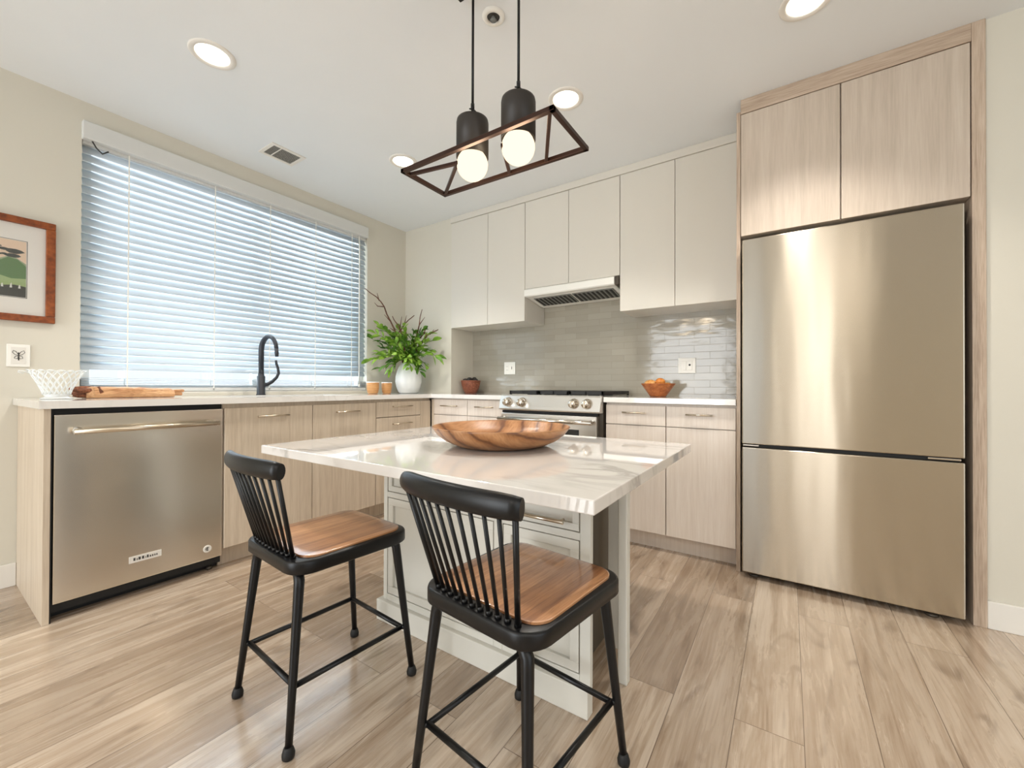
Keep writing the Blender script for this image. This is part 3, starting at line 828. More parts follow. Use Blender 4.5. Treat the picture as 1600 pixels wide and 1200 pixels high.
for a, b_ in ((2.938, 3.351), (3.356, 3.778)):
    box(a, b_, -0.312, -0.291, 1.780, 2.425).build('door', MT['lamtall'], oc, bevel=0.0015)
fr = thing('refrigerator', 'tall stainless steel refrigerator with a bottom freezer drawer', 'refrigerator', (3.35, 0, 0))
FX0, FX1, FY = 2.947, 3.750, -0.358
box(FX0+0.004, FX1-0.004, -0.296, 0.27, 0.045, 1.735).build('body', MT['blackgap'], fr)
box(FX0, FX1, FY, -0.300, 0.690, 1.744).build('door', MT['steel'], fr, bevel=0.005, seg=3)
box(FX0, FX1, FY, -0.300, 0.030, 0.672).build('freezer_drawer', MT['steel'], fr, bevel=0.005, seg=3)
box(FX0+0.01, FX1-0.01, -0.335, -0.297, 0.673, 0.689).build('gasket', MT['blackgap'], fr)
for a, b_ in ((FX0+0.004, FX0+0.075), (FX1-0.11, FX1-0.01)):
    box(a, b_, FY+0.006, -0.32, 0.678, 0.686).build('hinge', MT['chrome'], fr, bevel=0.002)
for xx in (FX0+0.05, FX1-0.09):
    mb = MB(); mb.lathe([(0, 0), (0.022, 0), (0.024, 0.008), (0.016, 0.014), (0.010, 0.016), (0.010, 0.05)], xx, -0.305, 0.0, 16)
    mb.tube([(xx+0.02, -0.31, 0.018), (xx+0.07, -0.30, 0.018)], 0.010, 10)
    mb.build('leveling_foot', MT['basesteel'], fr)

# ------------------------------------------------------------------ island
IX0, IX1, IY0, IY1, IZ, IZB = 1.231, 2.778, -1.908, -0.776, 0.720, 0.684
tag(box(IX0, IX1, IY0, IY1, IZB, IZ).build('stone_worktop', MT['quartz'], bevel=0.003), 'thick white veined quartz top of the kitchen island', 'worktop')
ib = thing('kitchen_island', 'cream panelled cabinet with a drawer carrying the island top', 'cabinet', (2.15, -1.3, 0))
FYI = -1.647
BX0, BX1 = 1.726, 2.658
box(BX0, 2.545, FYI+0.022, -1.03, 0.0, IZB-0.001).build('body', MT['island'], ib)
box(2.5455, 2.549, FYI+0.022, -1.035, 0.0, IZB-0.001).build('niche_shade', MT['islanddark'], ib)  # brown sheet, shade of the open niche put into its colour
mb = MB()          # face frame: stiles and rails
def ff(x0, x1, z0, z1): mb.box(x0, x1, FYI, FYI+0.021, z0, z1)
ff(BX0, 1.748, 0.085, IZB-0.001); ff(2.624, BX1, 0.085, IZB-0.001); ff(2.302, 2.338, 0.085, IZB-0.001)
for xa, xb in ((1.748, 2.302), (2.338, 2.624)):
    ff(xa, xb, 0.085, 0.112); ff(xa, xb, 0.515, 0.538); ff(xa, xb, 0.660, IZB-0.001)
mb.build('face_frame', MT['island'], ib, bevel=0.002)
def shaker(x0, x1, z0, z1, name, rail, par):
    mb = MB(); ya = FYI+0.001
    mb.box(x0, x1, ya, ya+0.018, z1-rail, z1); mb.box(x0, x1, ya, ya+0.018, z0, z0+rail)
    mb.box(x0, x0+rail, ya, ya+0.018, z0+rail, z1-rail); mb.box(x1-rail, x1, ya, ya+0.018, z0+rail, z1-rail)
    mb.box(x0+rail, x1-rail, ya+0.010, ya+0.018, z0+rail, z1-rail)
    return mb.build(name, MT['island'], par, bevel=0.0015)
d1 = shaker(1.752, 2.298, 0.541, 0.657, 'drawer', 0.022, ib)
d2 = shaker(2.342, 2.620, 0.541, 0.657, 'drawer', 0.022, ib)
shaker(1.752, 2.298, 0.115, 0.512, 'door', 0.030, ib)
shaker(2.342, 2.620, 0.115, 0.512, 'door', 0.030, ib)
handle_x(FYI-0.035, 2.405, 2.585, 0.572, d2, 0.006)
handle_x(FYI-0.035, 1.95, 2.13, 0.572, d1, 0.006)
box(BX0-0.022, BX1, FYI-0.018, FYI+0.021, 0.0, 0.085).build('plinth', MT['island'], ib, bevel=0.003)
mb = MB(); mb.box(2.596, 2.636, -1.335, -1.300, 0.03, IZB-0.001); mb.build('rear_panel', MT['greige'], ib)
mb = MB(); mb.box(2.676, 2.708, -1.463, -1.430, 0.0, IZB-0.001)
mb.build('leg', MT['island'], ib, bevel=0.004)
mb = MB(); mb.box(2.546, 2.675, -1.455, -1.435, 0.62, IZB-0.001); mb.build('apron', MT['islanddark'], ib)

# wide wooden bowl on the island
bw = thing('wooden_bowl', 'wide shallow olive wood bowl in the middle of the island top', 'bowl', (2.089, -1.305, IZ))
mb = MB()
out = [(0, 0.0), (0.165, 0.0), (0.20, 0.006), (0.245, 0.027), (0.278, 0.053), (0.296, 0.078), (0.300, 0.085)]
inn = [(0.294, 0.087), (0.286, 0.080), (0.268, 0.058), (0.235, 0.034), (0.19, 0.017), (0.10, 0.011), (0, 0.010)]
mb.lathe(out+inn, 2.089, -1.305, IZ+0.0008, 64, 'z', wob=lambda a, h: 0.012*math.sin(2*a+0.6)*min(1, h*12))
mb.build('vessel', MT['bowl'], bw)

# ------------------------------------------------------------------ stools
def make_stool():
    t = thing('counter_stool', '', 'stool')
    blk = MT['black']
    hx, hy, zt_ = 0.182, 0.192, 0.507
    sh = 0.022
    def plan(k, n=7):
        o = rrect(0, 0, hx-k, hy-k, 0.062-k*0.6, n)
        return [(x*(1-0.035*(-y/hy)), y) for x, y in [(x*(1.0), y) for x, y in o]]
    # moulded frame with a rounded lip
    mb = MB()
    lv = [(0.006, 0.462), (0.0, 0.467), (0.0, 0.494), (0.002, 0.499), (0.006, 0.501), (0.03, 0.501)]
    rings = [[mb.bm.verts.new((x, y, z)) for x, y in plan(k)] for k, z in lv]
    n = len(rings[0])
    for i in range(len(rings)-1):
        A = rings[i]; B = rings[i+1]
        for k in range(n):
            mb._face([A[k], A[(k+1) % n], B[(k+1) % n], B[k]], True)
    mb._face(rings[-1]); mb._face(list(reversed(rings[0])))
    fr_ = mb.build('seat_frame', blk, t)
    # slightly dished wooden seat, set forward of the spindle ledge
    mb = MB(); pl_ = rrect(0, 0.010, hx-0.017, hy-0.027, 0.048, 7)
    base = [mb.bm.verts.new((x, y, 0.5014)) for x, y in pl_]; top = [mb.bm.verts.new((x, y, 0.506)) for x, y in pl_]
    prev = top
    for i in range(n): mb._face([base[i], base[(i+1) % n], top[(i+1) % n], top[i]])
    mb._face(list(reversed(base)))
    for s, dz in ((0.985, 0.5066), (0.8, 0.5062), (0.55, 0.5056), (0.28, 0.5052)):
        cur = [mb.bm.verts.new((x*s, 0.010+(y-0.010)*s, dz)) for x, y in pl_]
        for i in range(n): mb._face([prev[i], prev[(i+1) % n], cur[(i+1) % n], cur[i]], True)
        prev = cur
    c = mb.bm.verts.new((0, 0.010, 0.505))
    for i in range(n): mb._face([prev[i], prev[(i+1) % n], c], True)
    mb.build('seat', MT['seat'], t)
    # legs bend out of the underside, splayed
    foot = {}
    for sx in (-1, 1):
        for sy in (-1, 1):
            tx, ty = sx*0.140, sy*0.160; fx, fy = sx*0.176, sy*0.203
            def at(z, tx=tx, ty=ty, fx=fx, fy=fy):
                k = (0.44-z)/0.44
                return Vector((tx+(fx-tx)*k, ty+(fy-ty)*k, z))
            mb = MB()
            pts = [Vector((tx-sx*0.055, ty-sy*0.012, 0.463)), Vector((tx-sx*0.030, ty-sy*0.008, 0.462)), Vector((tx-sx*0.012, ty-sy*0.003, 0.455)), at(0.44), at(0.425), at(0.3), at(0.165), at(0.03)]
            mb.tube(pts, [0.0135, 0.014, 0.0142, 0.0142, 0.014, 0.0122, 0.0108, 0.0095], 14)
            lg = mb.build('leg', blk, t)
            mb = MB(); f_ = at(0.02)
            mb.tube([(f_.x, f_.y, 0.001), (f_.x, f_.y, 0.004), (f_.x, f_.y, 0.014), (f_.x-sx*0.0006, f_.y, 0.026), (f_.x-sx*0.001, f_.y, 0.032)], [0.012, 0.0155, 0.0165, 0.013, 0.010], 14)
            mb.build('foot_cap', MT['blackgap'], lg)
            foot[(sx, sy)] = at
    for z, pr in ((0.165, ((-1, -1), (1, -1))), (0.165, ((1, -1), (1, 1))), (0.165, ((1, 1), (-1, 1))), (0.165, ((-1, 1), (-1, -1)))):
        a_, b_ = foot[pr[0]](z), foot[pr[1]](z)
        a_ = Vector((a_.x*0.93, a_.y*0.94, z)); b_ = Vector((b_.x*0.93, b_.y*0.94, z))
        mb = MB(); mb.tube([a_, b_], 0.0078, 12); mb.build('stretcher', blk, t)
    for key, at in foot.items():
        a_ = at(0.165); mb = MB(); mb.tube([a_, (a_.x*0.93, a_.y*0.94, 0.165)], 0.0078, 10); mb.build('stretcher_lug', blk, t)
    # bowed crest rail and fanned spindles
    L = 0.178
    def rail(u): return Vector((u*L, -0.226-0.030*(1-u*u), 0.757+0.004*(1-u*u)))
    pts = [rail(-1+2*k/16) for k in range(17)]
    mb = MB(); mb.tube(pts, [0.019, 0.0215]+[0.0225]*13+[0.0215, 0.019], 18, flat=(0.72, 1.12)); mb.build('top_rail', blk, t)
    ns = 11
    for k in range(ns):
        u = -1+2*k/(ns-1)
        b0 = Vector((u*0.122, -0.169-0.008*(1-u*u), 0.5005)); p1 = rail(u*0.93)
        p1.z -= 0.012
        r = 0.0062 if k in (0, ns-1) else 0.0046
        mb = MB(); mb.tube([b0, b0.lerp(p1, 0.5), p1], r, 10)
        mb.tube([b0+Vector((0, 0, 0.0)), b0+Vector((0, 0, 0.010))], 0.0078, 10)
        mb.build('spindle', blk, t)
    return t
s1 = make_stool()
s2 = copy_tree(s1)
s1['label'] = 'left black stool with a glossy wooden seat, nearer the dishwasher'
s2['label'] = 'right black stool with a brown wooden seat, nearer the refrigerator'
s1['group'] = s2['group'] = 'spindle back stools at the island'
s1.location = (1.895, -2.005, 0); s1.rotation_euler = (0, 0, math.radians(-4.0))
s2.location = (2.595, -1.921, 0); s2.rotation_euler = (0, 0, math.radians(-6.6))

# ------------------------------------------------------------------ pendant lamp
pd = thing('pendant_light', 'dark bronze rectangular pendant with two glowing globes above the island', 'pendant lamp', (2.27, -1.607, ZC))
zf = 1.803
mb = MB()
A, D_, C_, B_ = [Vector(p) for p in ((1.922, -1.722, zf), (2.566, -1.722, zf), (2.566, -1.478, zf), (1.922, -1.492, zf))]
def bar(p, q, r=0.0075):
    p, q = Vector(p), Vector(q); t = (q-p).normalized(); p = p-t*r; q = q+t*r
    s = t.cross(Vector((0, 0, 1))).normalized()*r; z = Vector((0, 0, r))
    v = [mb.bm.verts.new(x) for x in (p-s-z, p+s-z, p+s+z, p-s+z, q-s-z, q+s-z, q+s+z, q-s+z)]
    for f in ((0, 3, 2, 1), (4, 5, 6, 7), (0, 1, 5, 4), (1, 2, 6, 5), (2, 3, 7, 6), (3, 0, 4, 7)): mb._face([v[i] for i in f])
for p, q in ((A, D_), (D_, C_), (C_, B_), (B_, A)): bar(p, q)
P1 = Vector((2.132, -1.652, zf))
bar((1.930, -1.690, zf), P1, 0.006); bar(P1, B_, 0.006)
bar((2.552, -1.712, zf), (2.414, -1.486, zf), 0.006); bar((2.335, -1.650, zf), (2.252, -1.484, zf), 0.006)
mb.build('frame', MT['bronze'], pd, bevel=0.001)
for bx in (2.167, 2.371):
    by = -1.607
    mb = MB(); mb.lathe([(0, 0.143), (0.050, 0.143), (0.058, 0.138), (0.060, 0.128), (0.060, 0.0), (0.0575, 0.0), (0.0575, 0.125), (0, 0.128)], bx, by, 1.832, 40)
    sh_ = mb.build('lamp_shade', MT['shade'], pd)
    mb = MB(); mb.lathe([(0.058*math.sin(PI*k/20) if 0 < k < 20 else 0, -0.058*math.cos(PI*k/20)) for k in range(21)], bx, by, 1.806, 32)
    mb.build('bulb', MT['bulb'], pd)
    mb = MB(); mb.lathe([(0.020, 0.03), (0.020, 0.12)], bx, by, 1.832, 14); mb.build('socket', MT['shade'], pd)
    mb = MB(); mb.tube([(bx, by, 2.030), (bx, by, ZC-0.02)], 0.0048, 8); mb.build('cord', MT['black'], pd)
    mb = MB()
    mb.tube([(bx, by, 1.975), (bx+0.006, by, 1.980), (bx+0.014, by, 1.990), (bx+0.013, by, 2.002), (bx+0.004, by, 2.012), (bx-0.006, by, 2.018), (bx-0.014, by, 2.022)], 0.0030, 8)
    mb.tube([(bx, by, 1.974), (bx-0.008, by, 1.988), (bx-0.004, by, 2.000), (bx+0.003, by, 2.012), (bx, by, 2.024)], 0.0030, 8)
    mb.tube([(bx, by, 2.012), (bx, by, 2.035)], 0.007, 8)
    mb.build('hook', MT['black'], pd)
    for s in (-1,):
        mb = MB(); mb.tube([(bx, by+s*0.060, 1.838), (bx, by+s*0.116, zf+0.003)], 0.003, 8); mb.build('bracket', MT['bronze'], pd)
    l = bpy.data.lights.new('bulb_glow', 'POINT'); l.energy = 2.0; l.color = (1.0, 0.80, 0.56); l.shadow_soft_size = 0.05
    lo = bpy.data.objects.new('bulb_glow', l); COL.objects.link(lo); lo.location = (bx, by, 1.71)
mb = MB(); mb.box(2.08, 2.46, -1.635, -1.579, ZC-0.025, ZC-0.0005); mb.build('canopy', MT['black'], pd, bevel=0.003)

# ------------------------------------------------------------------ ceiling fittings
for (cx, cy, lab) in ((0.941, -1.997, 'round recessed ceiling light on the left, above the dishwasher'), (2.167, -0.834, 'round recessed ceiling light just right of the pendant'),
                      (0.977, -0.895, 'round recessed ceiling light glimpsed behind the left end of the pendant'), (3.206, -0.812, 'round recessed ceiling light cut by the top of the photo near the refrigerator')):
    t = thing('recessed_light', lab, 'ceiling light', (cx, cy, ZC), 'recessed ceiling lights')
    mb = MB(); mb.lathe([(0.092, 0.0), (0.092, -0.003), (0.086, -0.006), (0.070, -0.006), (0.066, -0.001), (0.066, 0.0)], cx, cy, ZC, 40); mb.build('trim_ring', MT['trimwhite'], t)
    mb = MB(); mb.lathe([(0, -0.003), (0.066, -0.003), (0.066, 0.0)], cx, cy, ZC, 40); mb.build('lens', MT['led'], t)
    l = bpy.data.lights.new('downlight', 'SPOT'); l.energy = 42; l.color = (1.0, 0.95, 0.88); l.spot_size = math.radians(105); l.spot_blend = 0.6; l.shadow_soft_size = 0.07
    lo = bpy.data.objects.new('downlight', l); COL.objects.link(lo); lo.location = (cx, cy, ZC-0.03)
vt = thing('ceiling_vent', 'white rectangular air vent grille in the ceiling near the window', 'vent', (0.377, -1.392, ZC))
mb = MB(); x0, x1, y0, y1 = 0.285, 0.468, -1.500, -1.282
o1 = [(x0, y0), (x1, y0), (x1, y1), (x0, y1)]; k = 0.022; o2 = [(x0+k, y0+k), (x1-k, y0+k), (x1-k, y1-k), (x0+k, y1-k)]
mb.ringprism(o1, o2, ZC-0.007, ZC-0.0003); mb.box(x0+k, x1-k, -1.434, -1.428, ZC-0.007, ZC-0.002); mb.build('vent_frame', MT['trimwhite'], vt, bevel=0.002)
box(x0+k, x1-k, y0+k, y1-k, ZC-0.002, ZC-0.0004).build('vent_duct', MT['dark'], vt)
mb = MB()
for j in range(14):
    xx = x0+k+0.005+j*(x1-x0-2*k-0.01)/13
    mb.box(xx-0.0030, xx+0.0030, y0+k, y1-k, ZC-0.0055, ZC-0.0045, rot=Matrix.Rotation(0.5, 3, 'Y'))
mb.build('louvers', MT['plastic'], vt)
sm = thing('sprinkler_cover', 'small round white sprinkler fitting on the ceiling between the pendant cords', 'sprinkler', (2.138, -1.44, ZC))
mb = MB(); mb.lathe([(0.047, 0), (0.047, -0.003), (0.040, -0.009), (0.028, -0.010), (0.026, -0.003)], 2.138, -1.44, ZC-0.0002, 32); mb.build('trim_ring', MT['plastic'], sm)
mb = MB(); mb.lathe([(0.027, -0.002), (0.020, -0.0035), (0, -0.004)], 2.138, -1.44, ZC, 24); mb.build('recess', MT['dark'], sm)
mb = MB(); mb.lathe([(0.008, 0), (0.009, -0.012), (0.014, -0.014), (0, -0.016)], 2.138, -1.44, ZC-0.004, 16); mb.build('sprinkler_head', MT['grey'], sm)

# ------------------------------------------------------------------ things on the worktop
bk = thing('wire_bowl', 'clear openwork bowl at the left end of the worktop', 'bowl', (0.33, -2.383, ZT))
mb = MB()
cx, cy = 0.33, -2.383
def prof_r(t): return 0.044+0.044*(t**1.25)
for d_ in (1, -1):
    for k in range(18):
        a0 = 2*PI*k/18
        pts = []
        for j in range(9):
            t = j/8; a = a0+d_*t*0.85
            pts.append((cx+prof_r(t)*math.cos(a), cy+prof_r(t)*math.sin(a), ZT+0.022+0.105*t))
        mb.tube(pts, 0.0022, 6)
mb.build('lattice', MT['wire'], bk)
mb = MB(); mb.lathe([(0, 0.001), (0.052, 0.001), (0.054, 0.004), (0.044, 0.008), (0.038, 0.013), (0.045, 0.022), (0.040, 0.024), (0, 0.018)], cx, cy, ZT, 32); mb.build('base', MT['wire'], bk)
mb = MB(); n = 18
for k in range(n):
    a = 2*PI*k/n; da = PI/n
    pts = [(cx+(prof_r(1)+0.006*math.sin(PI*j/6))*math.cos(a-da+2*da*j/6), cy+(prof_r(1)+0.006*math.sin(PI*j/6))*math.sin(a-da+2*da*j/6), ZT+0.127+0.006*math.sin(PI*j/6)) for j in range(7)]
    mb.tube(pts, 0.0022, 6)
mb.tube([(cx+0.0, cy-0.085, ZT+0.118), (cx, cy-0.102, ZT+0.126), (cx, cy-0.115, ZT+0.128), (cx, cy-0.117, ZT+0.122), (cx, cy-0.100, ZT+0.116)], 0.0024, 6)
mb.build('scalloped_rim', MT['wire'], bk)

cb = thing('cutting_board', 'rustic tan wooden board with a rough bark end lying on the worktop below the blind', 'cutting board', (0.22, -2.09, ZT))
random.seed(7)
mb = MB(); n = 14; rings = []
for i in range(n+1):
    t = i/n; y = -2.275+0.355*t
    hw = 0.062+0.012*math.sin(t*5)+random.uniform(-0.004, 0.004)
    z1 = ZT+0.060-0.012*t+random.uniform(-0.002, 0.002)
    if i == 0: hw *= 0.8; z1 -= 0.012
    if i == n: hw *= 0.9; z1 -= 0.008
    rings.append([mb.bm.verts.new(p) for p in ((0.22-hw, y, ZT+0.001), (0.22+hw, y, ZT+0.001), (0.22+hw+0.008, y, ZT+0.02), (0.22+hw, y, z1-0.008), (0.22+hw-0.012, y, z1), (0.22-hw+0.012, y, z1), (0.22-hw, y, z1-0.008))])
for i in range(n):
    for k in range(7): mb._face([rings[i][k], rings[i][(k+1) % 7], rings[i+1][(k+1) % 7], rings[i+1][k]])
mb._face(list(reversed(rings[0]))); mb._face(rings[-1])
mb.build('slab', MT['boardwood'], cb, bevel=0.003)
mb = MB()
for k, (dx, dz, l) in enumerate(((0.035, 0.010, 0.045), (0.050, 0.034, 0.050), (0.0, 0.044, 0.052), (-0.035, 0.02, 0.04), (0.015, 0.022, 0.038))):
    mb.tube([(0.22+dx, -2.24, ZT+0.004+dz), (0.22+dx*1.05, -2.275, ZT+0.004+dz), (0.22+dx*1.1, -2.275-l*0.6, ZT+0.003+dz), (0.22+dx, -2.275-l, ZT+0.004+dz)], [0.012, 0.012, 0.010, 0.005], 8)
mb.tube([(0.285, -2.235, ZT+0.008), (0.29, -2.225, ZT+0.030), (0.28, -2.235, ZT+0.056)], [0.006, 0.010, 0.006], 8)
mb.build('bark_end', MT['bark'], cb)
mb = MB(); mb.box(0.20, 0.262, -1.921, -1.883, ZT+0.008, ZT+0.026); mb.box(0.19, 0.255, -1.925, -1.872, ZT+0.026, ZT+0.043); mb.build('handle', MT['boardwood'], cb, bevel=0.005)

def cup(cx, cy, r, h, lab):
    t = thing('wooden_cup', lab, 'cup', (cx, cy, ZT), 'wooden cups by the vase')
    mb = MB(); mb.lathe([(0, 0), (r*0.72, 0), (r*0.86, h*0.12), (r*0.98, h*0.5), (r, h*0.80), (r, h*0.94)], cx, cy, ZT+0.0005, 32); mb.build('cup_body', MT['orangewood'], t)
    mb = MB(); mb.lathe([(r, h*0.94), (r*0.99, h), (r*0.91, h), (r*0.86, h*0.5), (r*0.6, h*0.1), (0, h*0.08)], cx, cy, ZT+0.0005, 32)
    mb.build('rim', MT['porcelain'], t)
cup(0.24, -0.563, 0.051, 0.100, 'larger tan wooden cup on the left, next to the window')
cup(0.26, -0.435, 0.044, 0.098, 'smaller tan wooden cup on the right, next to the white vase')

VX, VY = 0.285, -0.212
vs = thing('vase', 'white egg shaped ceramic vase in the corner of the worktop', 'vase', (VX, VY, ZT))
mb = MB()
prof = [(0, 0), (0.070, 0), (0.088, 0.012), (0.106, 0.055), (0.116, 0.105), (0.114, 0.150), (0.103, 0.195), (0.086, 0.235), (0.068, 0.262), (0.064, 0.272), (0.060, 0.272), (0.063, 0.258), (0.082, 0.230), (0.098, 0.190), (0.108, 0.140), (0.100, 0.06), (0.06, 0.015), (0, 0.012)]
mb.lathe(prof, VX, VY, ZT+0.0005, 48); mb.build('vase_body', MT['porcelain'], vs)

# leaf: folded oval blade
def leaf(mb, base, d, L, W, roll, droop=0.25):
    d = Vector(d).normalized()
    s = d.cross(Vector((0, 0, 1)))
    s = s.normalized() if s.length > 1e-3 else Vector((1, 0, 0))
    nrm = s.cross(d).normalized()
    q = Matrix.Rotation(roll, 3, d)
    s = q @ s; nrm = q @ nrm
    rows = []
    for k, (t, wd) in enumerate(((0, 0.05), (0.18, 0.55), (0.42, 1.0), (0.68, 0.9), (0.88, 0.5), (1.0, 0.03))):
        c = Vector(base)+d*L*t - Vector((0, 0, 1))*droop*L*t*t
        wv = W*wd*0.5
        rows.append([mb.bm.verts.new(c-s*wv+nrm*wv*0.35), mb.bm.verts.new(c), mb.bm.verts.new(c+s*wv+nrm*wv*0.35)])
    for i in range(len(rows)-1):
        for k in range(2):
            mb._face([rows[i][k], rows[i][k+1], rows[i+1][k+1], rows[i+1][k]], True)

random.seed(21)
bq = thing('bouquet', 'green leafy stems and bare brown twigs standing in the white vase', 'plant', (VX, VY, ZT+0.272))
view = Vector((0.831, 0.556, 0))      # bouquet spreads mainly across the corner
depthv = Vector((0.556, -0.831, 0))
stems = [  # (lateral, up, depth) end of each stem
    (-0.33, 0.13, 0.03), (-0.30, 0.02, 0.10), (-0.25, 0.22, 0.02), (-0.20, -0.04, 0.14), (-0.14, 0.12, 0.14), (-0.10, 0.22, 0.0),
    (0.0, 0.13, 0.12), (0.03, 0.03, 0.17), (0.10, 0.13, 0.10), (0.17, 0.04, 0.14), (0.22, 0.12, 0.04), (0.27, 0.05, 0.08), (0.10, 0.17, 0.0), (-0.05, 0.05, 0.17), (0.19, -0.02, 0.10), (-0.22, 0.10, 0.08),
  (-0.12, -0.05, 0.18), (0.06, -0.04, 0.2), (0.13, -0.06, 0.12), (-0.26, 0.07, 0.05), (-0.06, 0.16, 0.10), (0.06, 0.18, 0.06), (-0.17, 0.03, 0.16), (0.24, 0.09, 0.06), (-0.19, 0.20, 0.06), (-0.28, 0.17, 0.06), (-0.03, 0.22, 0.06), (0.14, 0.20, 0.05), (-0.13, 0.17, 0.05), (0.2, 0.17, 0.03)]
mouth = Vector((VX, VY, ZT+0.272))
def clampw(p):
    return Vector((max(p.x, 0.05), min(p.y, -0.02), p.z))
for i, (la, uz, de) in enumerate(stems):
    uz = uz*1.25 + (0.05 if uz > 0.1 else 0.0)
    end = mouth + view*la + Vector((0, 0, uz)) + depthv*de
    end = clampw(end)
    ctrl = mouth + (end-mouth)*0.35 + Vector((0, 0, 0.10))
    st = mouth + view*(0.10*la) - Vector((0, 0, 0.12))
    pts = []
    for k in range(10):
        u = k/9
        if u < 0.2: p = st.lerp(mouth+view*la*0.12, u/0.2)
        else:
            v = (u-0.2)/0.8; m0 = mouth+view*la*0.12
            p = m0*(1-v)**2 + ctrl*2*v*(1-v) + end*v*v
        pts.append(p)
    mb = MB(); mb.tube(pts, [0.003]*5+[0.0026, 0.0024, 0.002, 0.0018, 0.0014], 6); sm_ = mb.build('leafy_stem', MT['stem'], bq)
    mb = MB()
    nl = 15
    for k in range(nl):
        u = 0.32+0.68*k/(nl-1); f = u*9; i0 = min(int(f), 8); p = pts[i0].lerp(pts[i0+1], f-i0)
        tan = (pts[min(i0+1, 9)]-pts[max(i0-1, 0)]).normalized()
        side = view*random.uniform(-1, 1)+depthv*random.uniform(-0.5, 0.9)+Vector((0, 0, random.uniform(-0.5, 0.7)))
        d = tan*0.8+side*0.75
        L_ = random.uniform(0.055, 0.095)
        tip = p+d.normalized()*L_
        if tip.x < 0.01 or tip.y > -0.01: d = d-2*Vector((min(d.x, 0), max(d.y, 0), 0))
        leaf(mb, p, d, L_, L_*random.uniform(0.36, 0.50), random.uniform(-1.0, 1.0))
    big = i in (0, 1, 10, 11, 2)
    if big:
        leaf(mb, pts[-1], (pts[-1]-pts[-3]), 0.10, 0.056, 0.6 if la < 0 else -0.6, 0.1)
    for v in mb.bm.verts: v.co.x = max(v.co.x, 0.045+0.004*random.random()); v.co.y = min(v.co.y, -0.012-0.004*random.random())
    mb.build('leaves', MT['leaf'] if i % 3 else MT['leafd'], sm_)
# bare twigs: polylines (lateral, up) from the mouth with a side depth, and their forks
twigs = [
    ('long bare twig leaning far left over the blind', [(0.0, 0.0), (-0.09, 0.18), (-0.15, 0.32), (-0.20, 0.43), (-0.26, 0.50), (-0.345, 0.555)], 0.02,
        [[(-0.20, 0.43), (-0.25, 0.43), (-0.275, 0.455)], [(-0.15, 0.32), (-0.20, 0.37)], [(-0.24, 0.475), (-0.255, 0.53)], [(-0.12, 0.25), (-0.155, 0.27)]]),
    ('bare twig rising left of centre beside the longest twig', [(0.0, 0.0), (-0.04, 0.20), (-0.09, 0.30), (-0.13, 0.36)], 0.05, [[(-0.07, 0.26), (-0.05, 0.36)]]),
    ('bare forked twig crossing to the right above the leaves', [(-0.02, 0.0), (-0.10, 0.22), (-0.03, 0.30), (0.06, 0.37)], 0.04, [[(-0.03, 0.30), (-0.01, 0.37)], [(-0.01, 0.20), (-0.02, 0.29)]]),
    ('tall upright bare twig on the right', [(0.0, 0.0), (0.05, 0.16), (0.10, 0.30), (0.125, 0.42)], 0.02, [[(0.10, 0.30), (0.15, 0.36)]]),
    ('low bare twig arching far right', [(0.01, 0.0), (0.09, 0.12), (0.17, 0.22), (0.26, 0.255), (0.27, 0.265)], 0.03, [[(0.17, 0.22), (0.20, 0.225), (0.235, 0.262)]]),
    ('short bare twig on the right below the tall upright one', [(0.01, 0.0), (0.07, 0.18), (0.14, 0.235), (0.17, 0.29)], 0.0, [[(0.14, 0.235), (0.18, 0.225)]]),
]
for lab, main, de, forks in twigs:
    def pt(a): return clampw(mouth+view*a[0]+Vector((0, 0, a[1]*1.16))+depthv*(de*min(1, a[1]*4)+max(0, -a[0]-0.1)*0.55))
    mb = MB(); P = [pt(a) for a in main]
    P[0] = P[0]-Vector((0, 0, 0.1))
    # light zigzag
    Q = []
    for k in range(len(P)-1):
        Q.append(P[k]); mid = P[k].lerp(P[k+1], 0.5)+view*(0.006 if k % 2 else -0.006); Q.append(mid)
    Q.append(P[-1])
    Q = [clampw(q) for q in Q]
    mb.tube(Q, [0.0090-0.0058*k/(len(Q)-1) for k in range(len(Q))], 7)
    stem_ = plabel(mb.build('bare_twig', MT['twig'], bq), lab)
    for fk in forks:
        mb = MB(); mb.tube([pt(a) for a in fk], [0.0052]+[0.0040]*(len(fk)-2)+[0.0016], 6); mb.build('side_twig', MT['twig'], stem_)

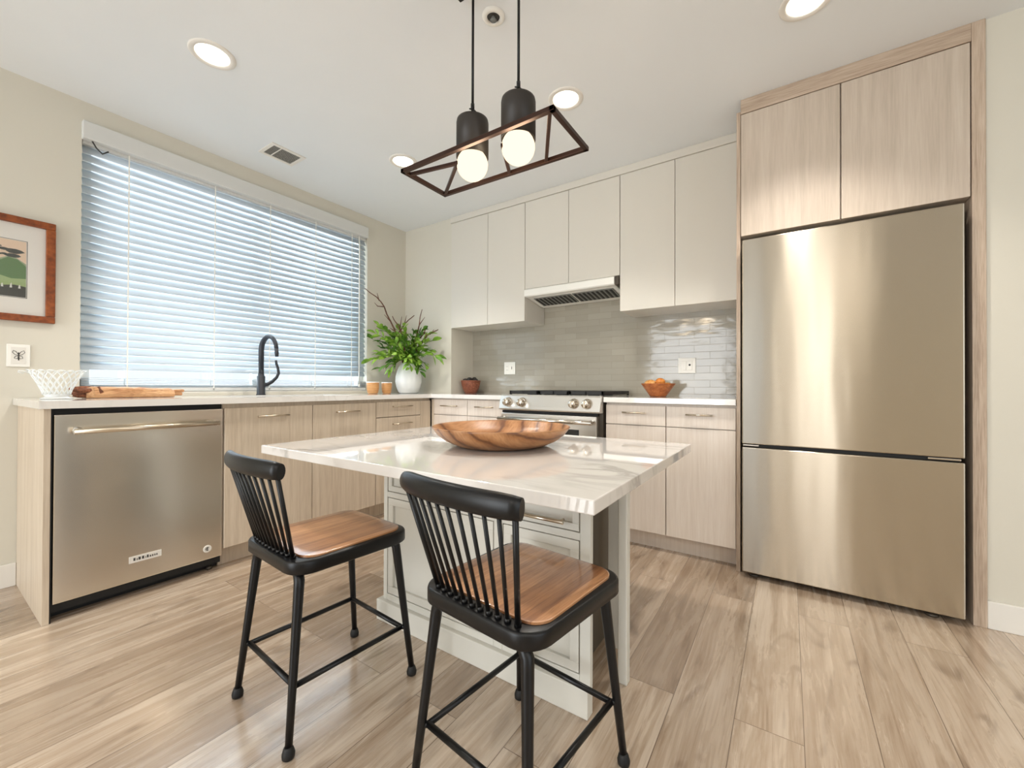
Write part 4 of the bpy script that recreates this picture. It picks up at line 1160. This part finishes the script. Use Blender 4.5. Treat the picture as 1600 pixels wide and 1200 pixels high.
# small reddish basket by the tile, with dark bits
PX, PY = 0.715, 0.150
pt_ = thing('woven_basket', 'small reddish brown woven basket on the worktop in the tiled corner', 'basket', (PX, PY, ZT))
mb = MB(); mb.lathe([(0, 0), (0.050, 0), (0.056, 0.008), (0.074, 0.045), (0.086, 0.090), (0.088, 0.112), (0.083, 0.114), (0.080, 0.09), (0.066, 0.045), (0.045, 0.012), (0, 0.010)], PX, PY, ZT+0.0005, 40,
                    wob=lambda a, h: 0.012*math.sin(20*a)*(1 if int(h*110) % 2 else -1)); mb.build('basket_wall', MT['copper'], pt_)
mb = MB(); mb.tube([(PX+0.086*math.cos(a), PY+0.086*math.sin(a), ZT+0.114) for a in [2*PI*k/32 for k in range(33)]], 0.006, 8); mb.build('rim', MT['copper'], pt_)
random.seed(3)
for k, (dx, dy, dz, s) in enumerate(((0.01, -0.03, 0.126, 0.028), (-0.045, -0.02, 0.118, 0.026), (0.04, 0.02, 0.118, 0.026), (0.02, 0.03, 0.134, 0.022))):
    mb = MB(); mb.lathe([(s*math.sin(PI*j/8)*(1.0 if 0 < j < 8 else 0), -s*0.8*math.cos(PI*j/8)) for j in range(9)], PX+dx, PY+dy, ZT+dz, 14, wob=lambda a, h: 0.12*math.sin(3*a+k))
    tag(mb.build('dried_pod', MT['pod']), 'dark dried pod heaped in the small woven basket', 'pod', 'dark pods in the basket')

# reddish bowl with bread
RX, RY = 2.405, 0.105
rb = thing('wooden_bowl', 'small reddish wooden bowl holding bread on the right worktop', 'bowl', (RX, RY, ZT))
mb = MB(); mb.lathe([(0, 0), (0.050, 0), (0.055, 0.006), (0.085, 0.050), (0.109, 0.084), (0.111, 0.090), (0.105, 0.090), (0.08, 0.052), (0.05, 0.014), (0, 0.012)], RX, RY, ZT+0.0005, 48,
                    wob=lambda a, h: 0.02*math.sin(3*a)*min(1, h*14)); mb.build('vessel', MT['redbowl'], rb)
def bun(dx, dy, dz, r, sq, mat, lab):
    mb = MB(); mb.lathe([(r*math.sin(PI*j/10) if 0 < j < 10 else 0, -r*sq*math.cos(PI*j/10)) for j in range(11)], RX+dx, RY+dy, ZT+dz, 22, wob=lambda a, h: 0.06*math.sin(3*a+dx*50))
    tag(mb.build('bread_roll', mat), lab, 'bread', 'bread rolls in the small bowl')
bun(-0.045, -0.012, 0.086, 0.042, 0.72, MT['bun'], 'pale golden bread roll at the left of the small bowl')
bun(0.024, -0.040, 0.100, 0.032, 0.85, MT['bunred'], 'darker orange bread roll on top in the middle of the small bowl')
bun(0.050, 0.032, 0.078, 0.032, 0.6, MT['bun'], 'low golden bread roll at the right of the small bowl')
